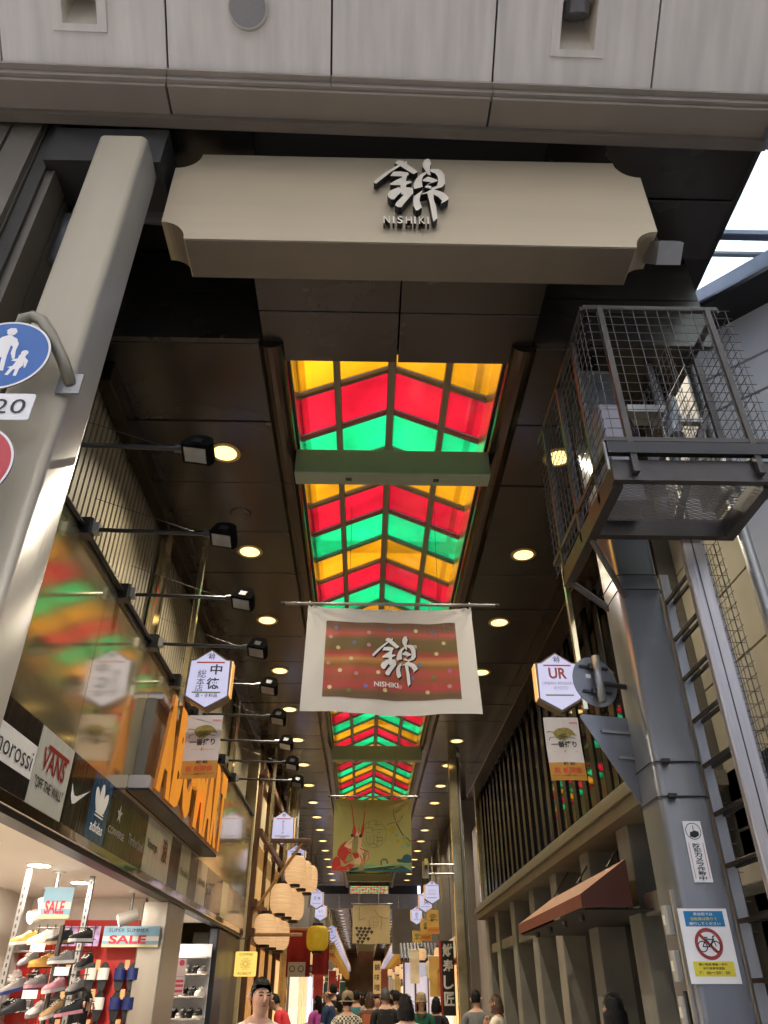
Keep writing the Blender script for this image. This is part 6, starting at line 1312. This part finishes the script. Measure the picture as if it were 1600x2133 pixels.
person('person in a bright pink top beside the navy shirt', xat(664, 18.9), 18.9, 40, 1.62, cloth('pink', '#d060c0'), cloth('pk2', '#d058b8'), 'long', facef=False)
person('tall person in black behind the navy shirt', xat(694, 20.6), 20.6, 0, 1.86, cloth('blk', '#17181a'), jean, 'short', facef=False)
person('person in a checked shirt and sun hat seen from behind', xat(724, 13.0), 13.0, 0, 1.62, plaid(), kh, 'short', hat=cloth('hat', '#7d6b50'), facef=False)
person('person carrying an orange backpack walking away', xat(770, 17.7), 17.7, -5, 1.66, cloth('brown', '#6a4a3c'), kh, 'bob', hair_br, bag=mat('bag_orange', C('#b8643c'), .6, 0, .1), facef=False)
person('person in black with grey cropped hair and dark backpack', xat(803, 14.8), 14.8, 5, 1.70, cloth('black', '#111214'), kh, 'short', mat('hair_grey', C('#4c4a46'), .6), bag=mat('bag_black', C('#141518'), .6), facef=False)
person('person in a white top with black hair looking down', xat(850, 9.6), 9.6, 18, 1.58, wht, jean, 'bob', lean=6, facef=False)
person('person in a green shirt and cap walking towards the entrance', xat(877, 15.3), 15.3, 185, 1.62, cloth('green', '#1f5a44'), kh, 'long', hair_br, hat=cloth('cap', '#a08a68'))
person('person with black hair in dark clothes by the signboard', xat(908, 15.9), 15.9, -20, 1.58, cloth('ink', '#1a1820'), dkp, 'bob', facef=False)
person('person in grey standing behind the tall steel post', xat(992, 14.0), 14.0, -15, 1.66, cloth('grey', '#6e6e70'), dkp, 'short', facef=False)
person('person in a white blouse raising a hand to her mouth by the piers', xat(1037, 13.4), 13.4, 60, 1.60, wht, kh, 'bob', hair_br, arms='mouth')
fx = [(708, 20, 'olive', '#5c5a40', 'olive'), (742, 19, 'teal', '#3a7a80', 'teal'), (757, 23, 'coal', '#232323', 'charcoal'), (786, 21, 'sand', '#a8987c', 'sand coloured'), (818, 20, 'slate', '#4a4e58', 'slate grey'), (835, 24, 'rust', '#8a4a34', 'rust coloured'), (775, 27, 'sky', '#7a9ab8', 'sky blue'), (728, 26, 'wine', '#5a2430', 'wine red'), (760, 32, 'fog', '#8a8a88', 'fog grey'), (745, 36, 'moss', '#4a5a3a', 'moss green'), (795, 30, 'bone', '#c8c0ac', 'bone white'), (700, 24, 'plum', '#4a3450', 'plum'), (716, 30, 'mint', '#8ab8a0', 'mint'), (735, 22, 'cocoa', '#5a4436', 'cocoa brown'), (750, 28, 'lemon', '#c8b860', 'lemon yellow'), (765, 19, 'ash', '#9a9690', 'ash grey'), (781, 25, 'denim2', '#3c4c68', 'denim blue'), (808, 27, 'coral', '#c8685a', 'coral'), (826, 17.5, 'cream2', '#d8cca8', 'cream'), (752, 41, 'iron', '#3c3c40', 'iron grey'), (769, 44, 'peach', '#d0a088', 'peach'), (739, 45, 'pine', '#2c4438', 'pine green'), (758, 52, 'stone', '#98907e', 'stone coloured')]
for u, yy, nm_, hx, wd in fx: person('distant person in a %s top within the street crowd' % wd, xat(u, yy), yy, rnd.choice((0, 5, -10, 180)), rnd.uniform(1.58, 1.76), cloth(nm_, hx), rnd.choice((jean, dkp, kh)), rnd.choice(('short', 'bob', 'long')), facef=False)
src = [o for o in COL.objects if o.get('category') == 'person' and 'distant person' in o.get('label', '')]
for k in range(30):
    yy = 24 + k * 1.7; d = dup(src[k % len(src)], (rnd.uniform(-1.3, 1.8), yy, .028), 'far figure lost in the dense street crowd', 'far crowd down the street', R(rnd.choice((0, 12, -15, 178, 190))))
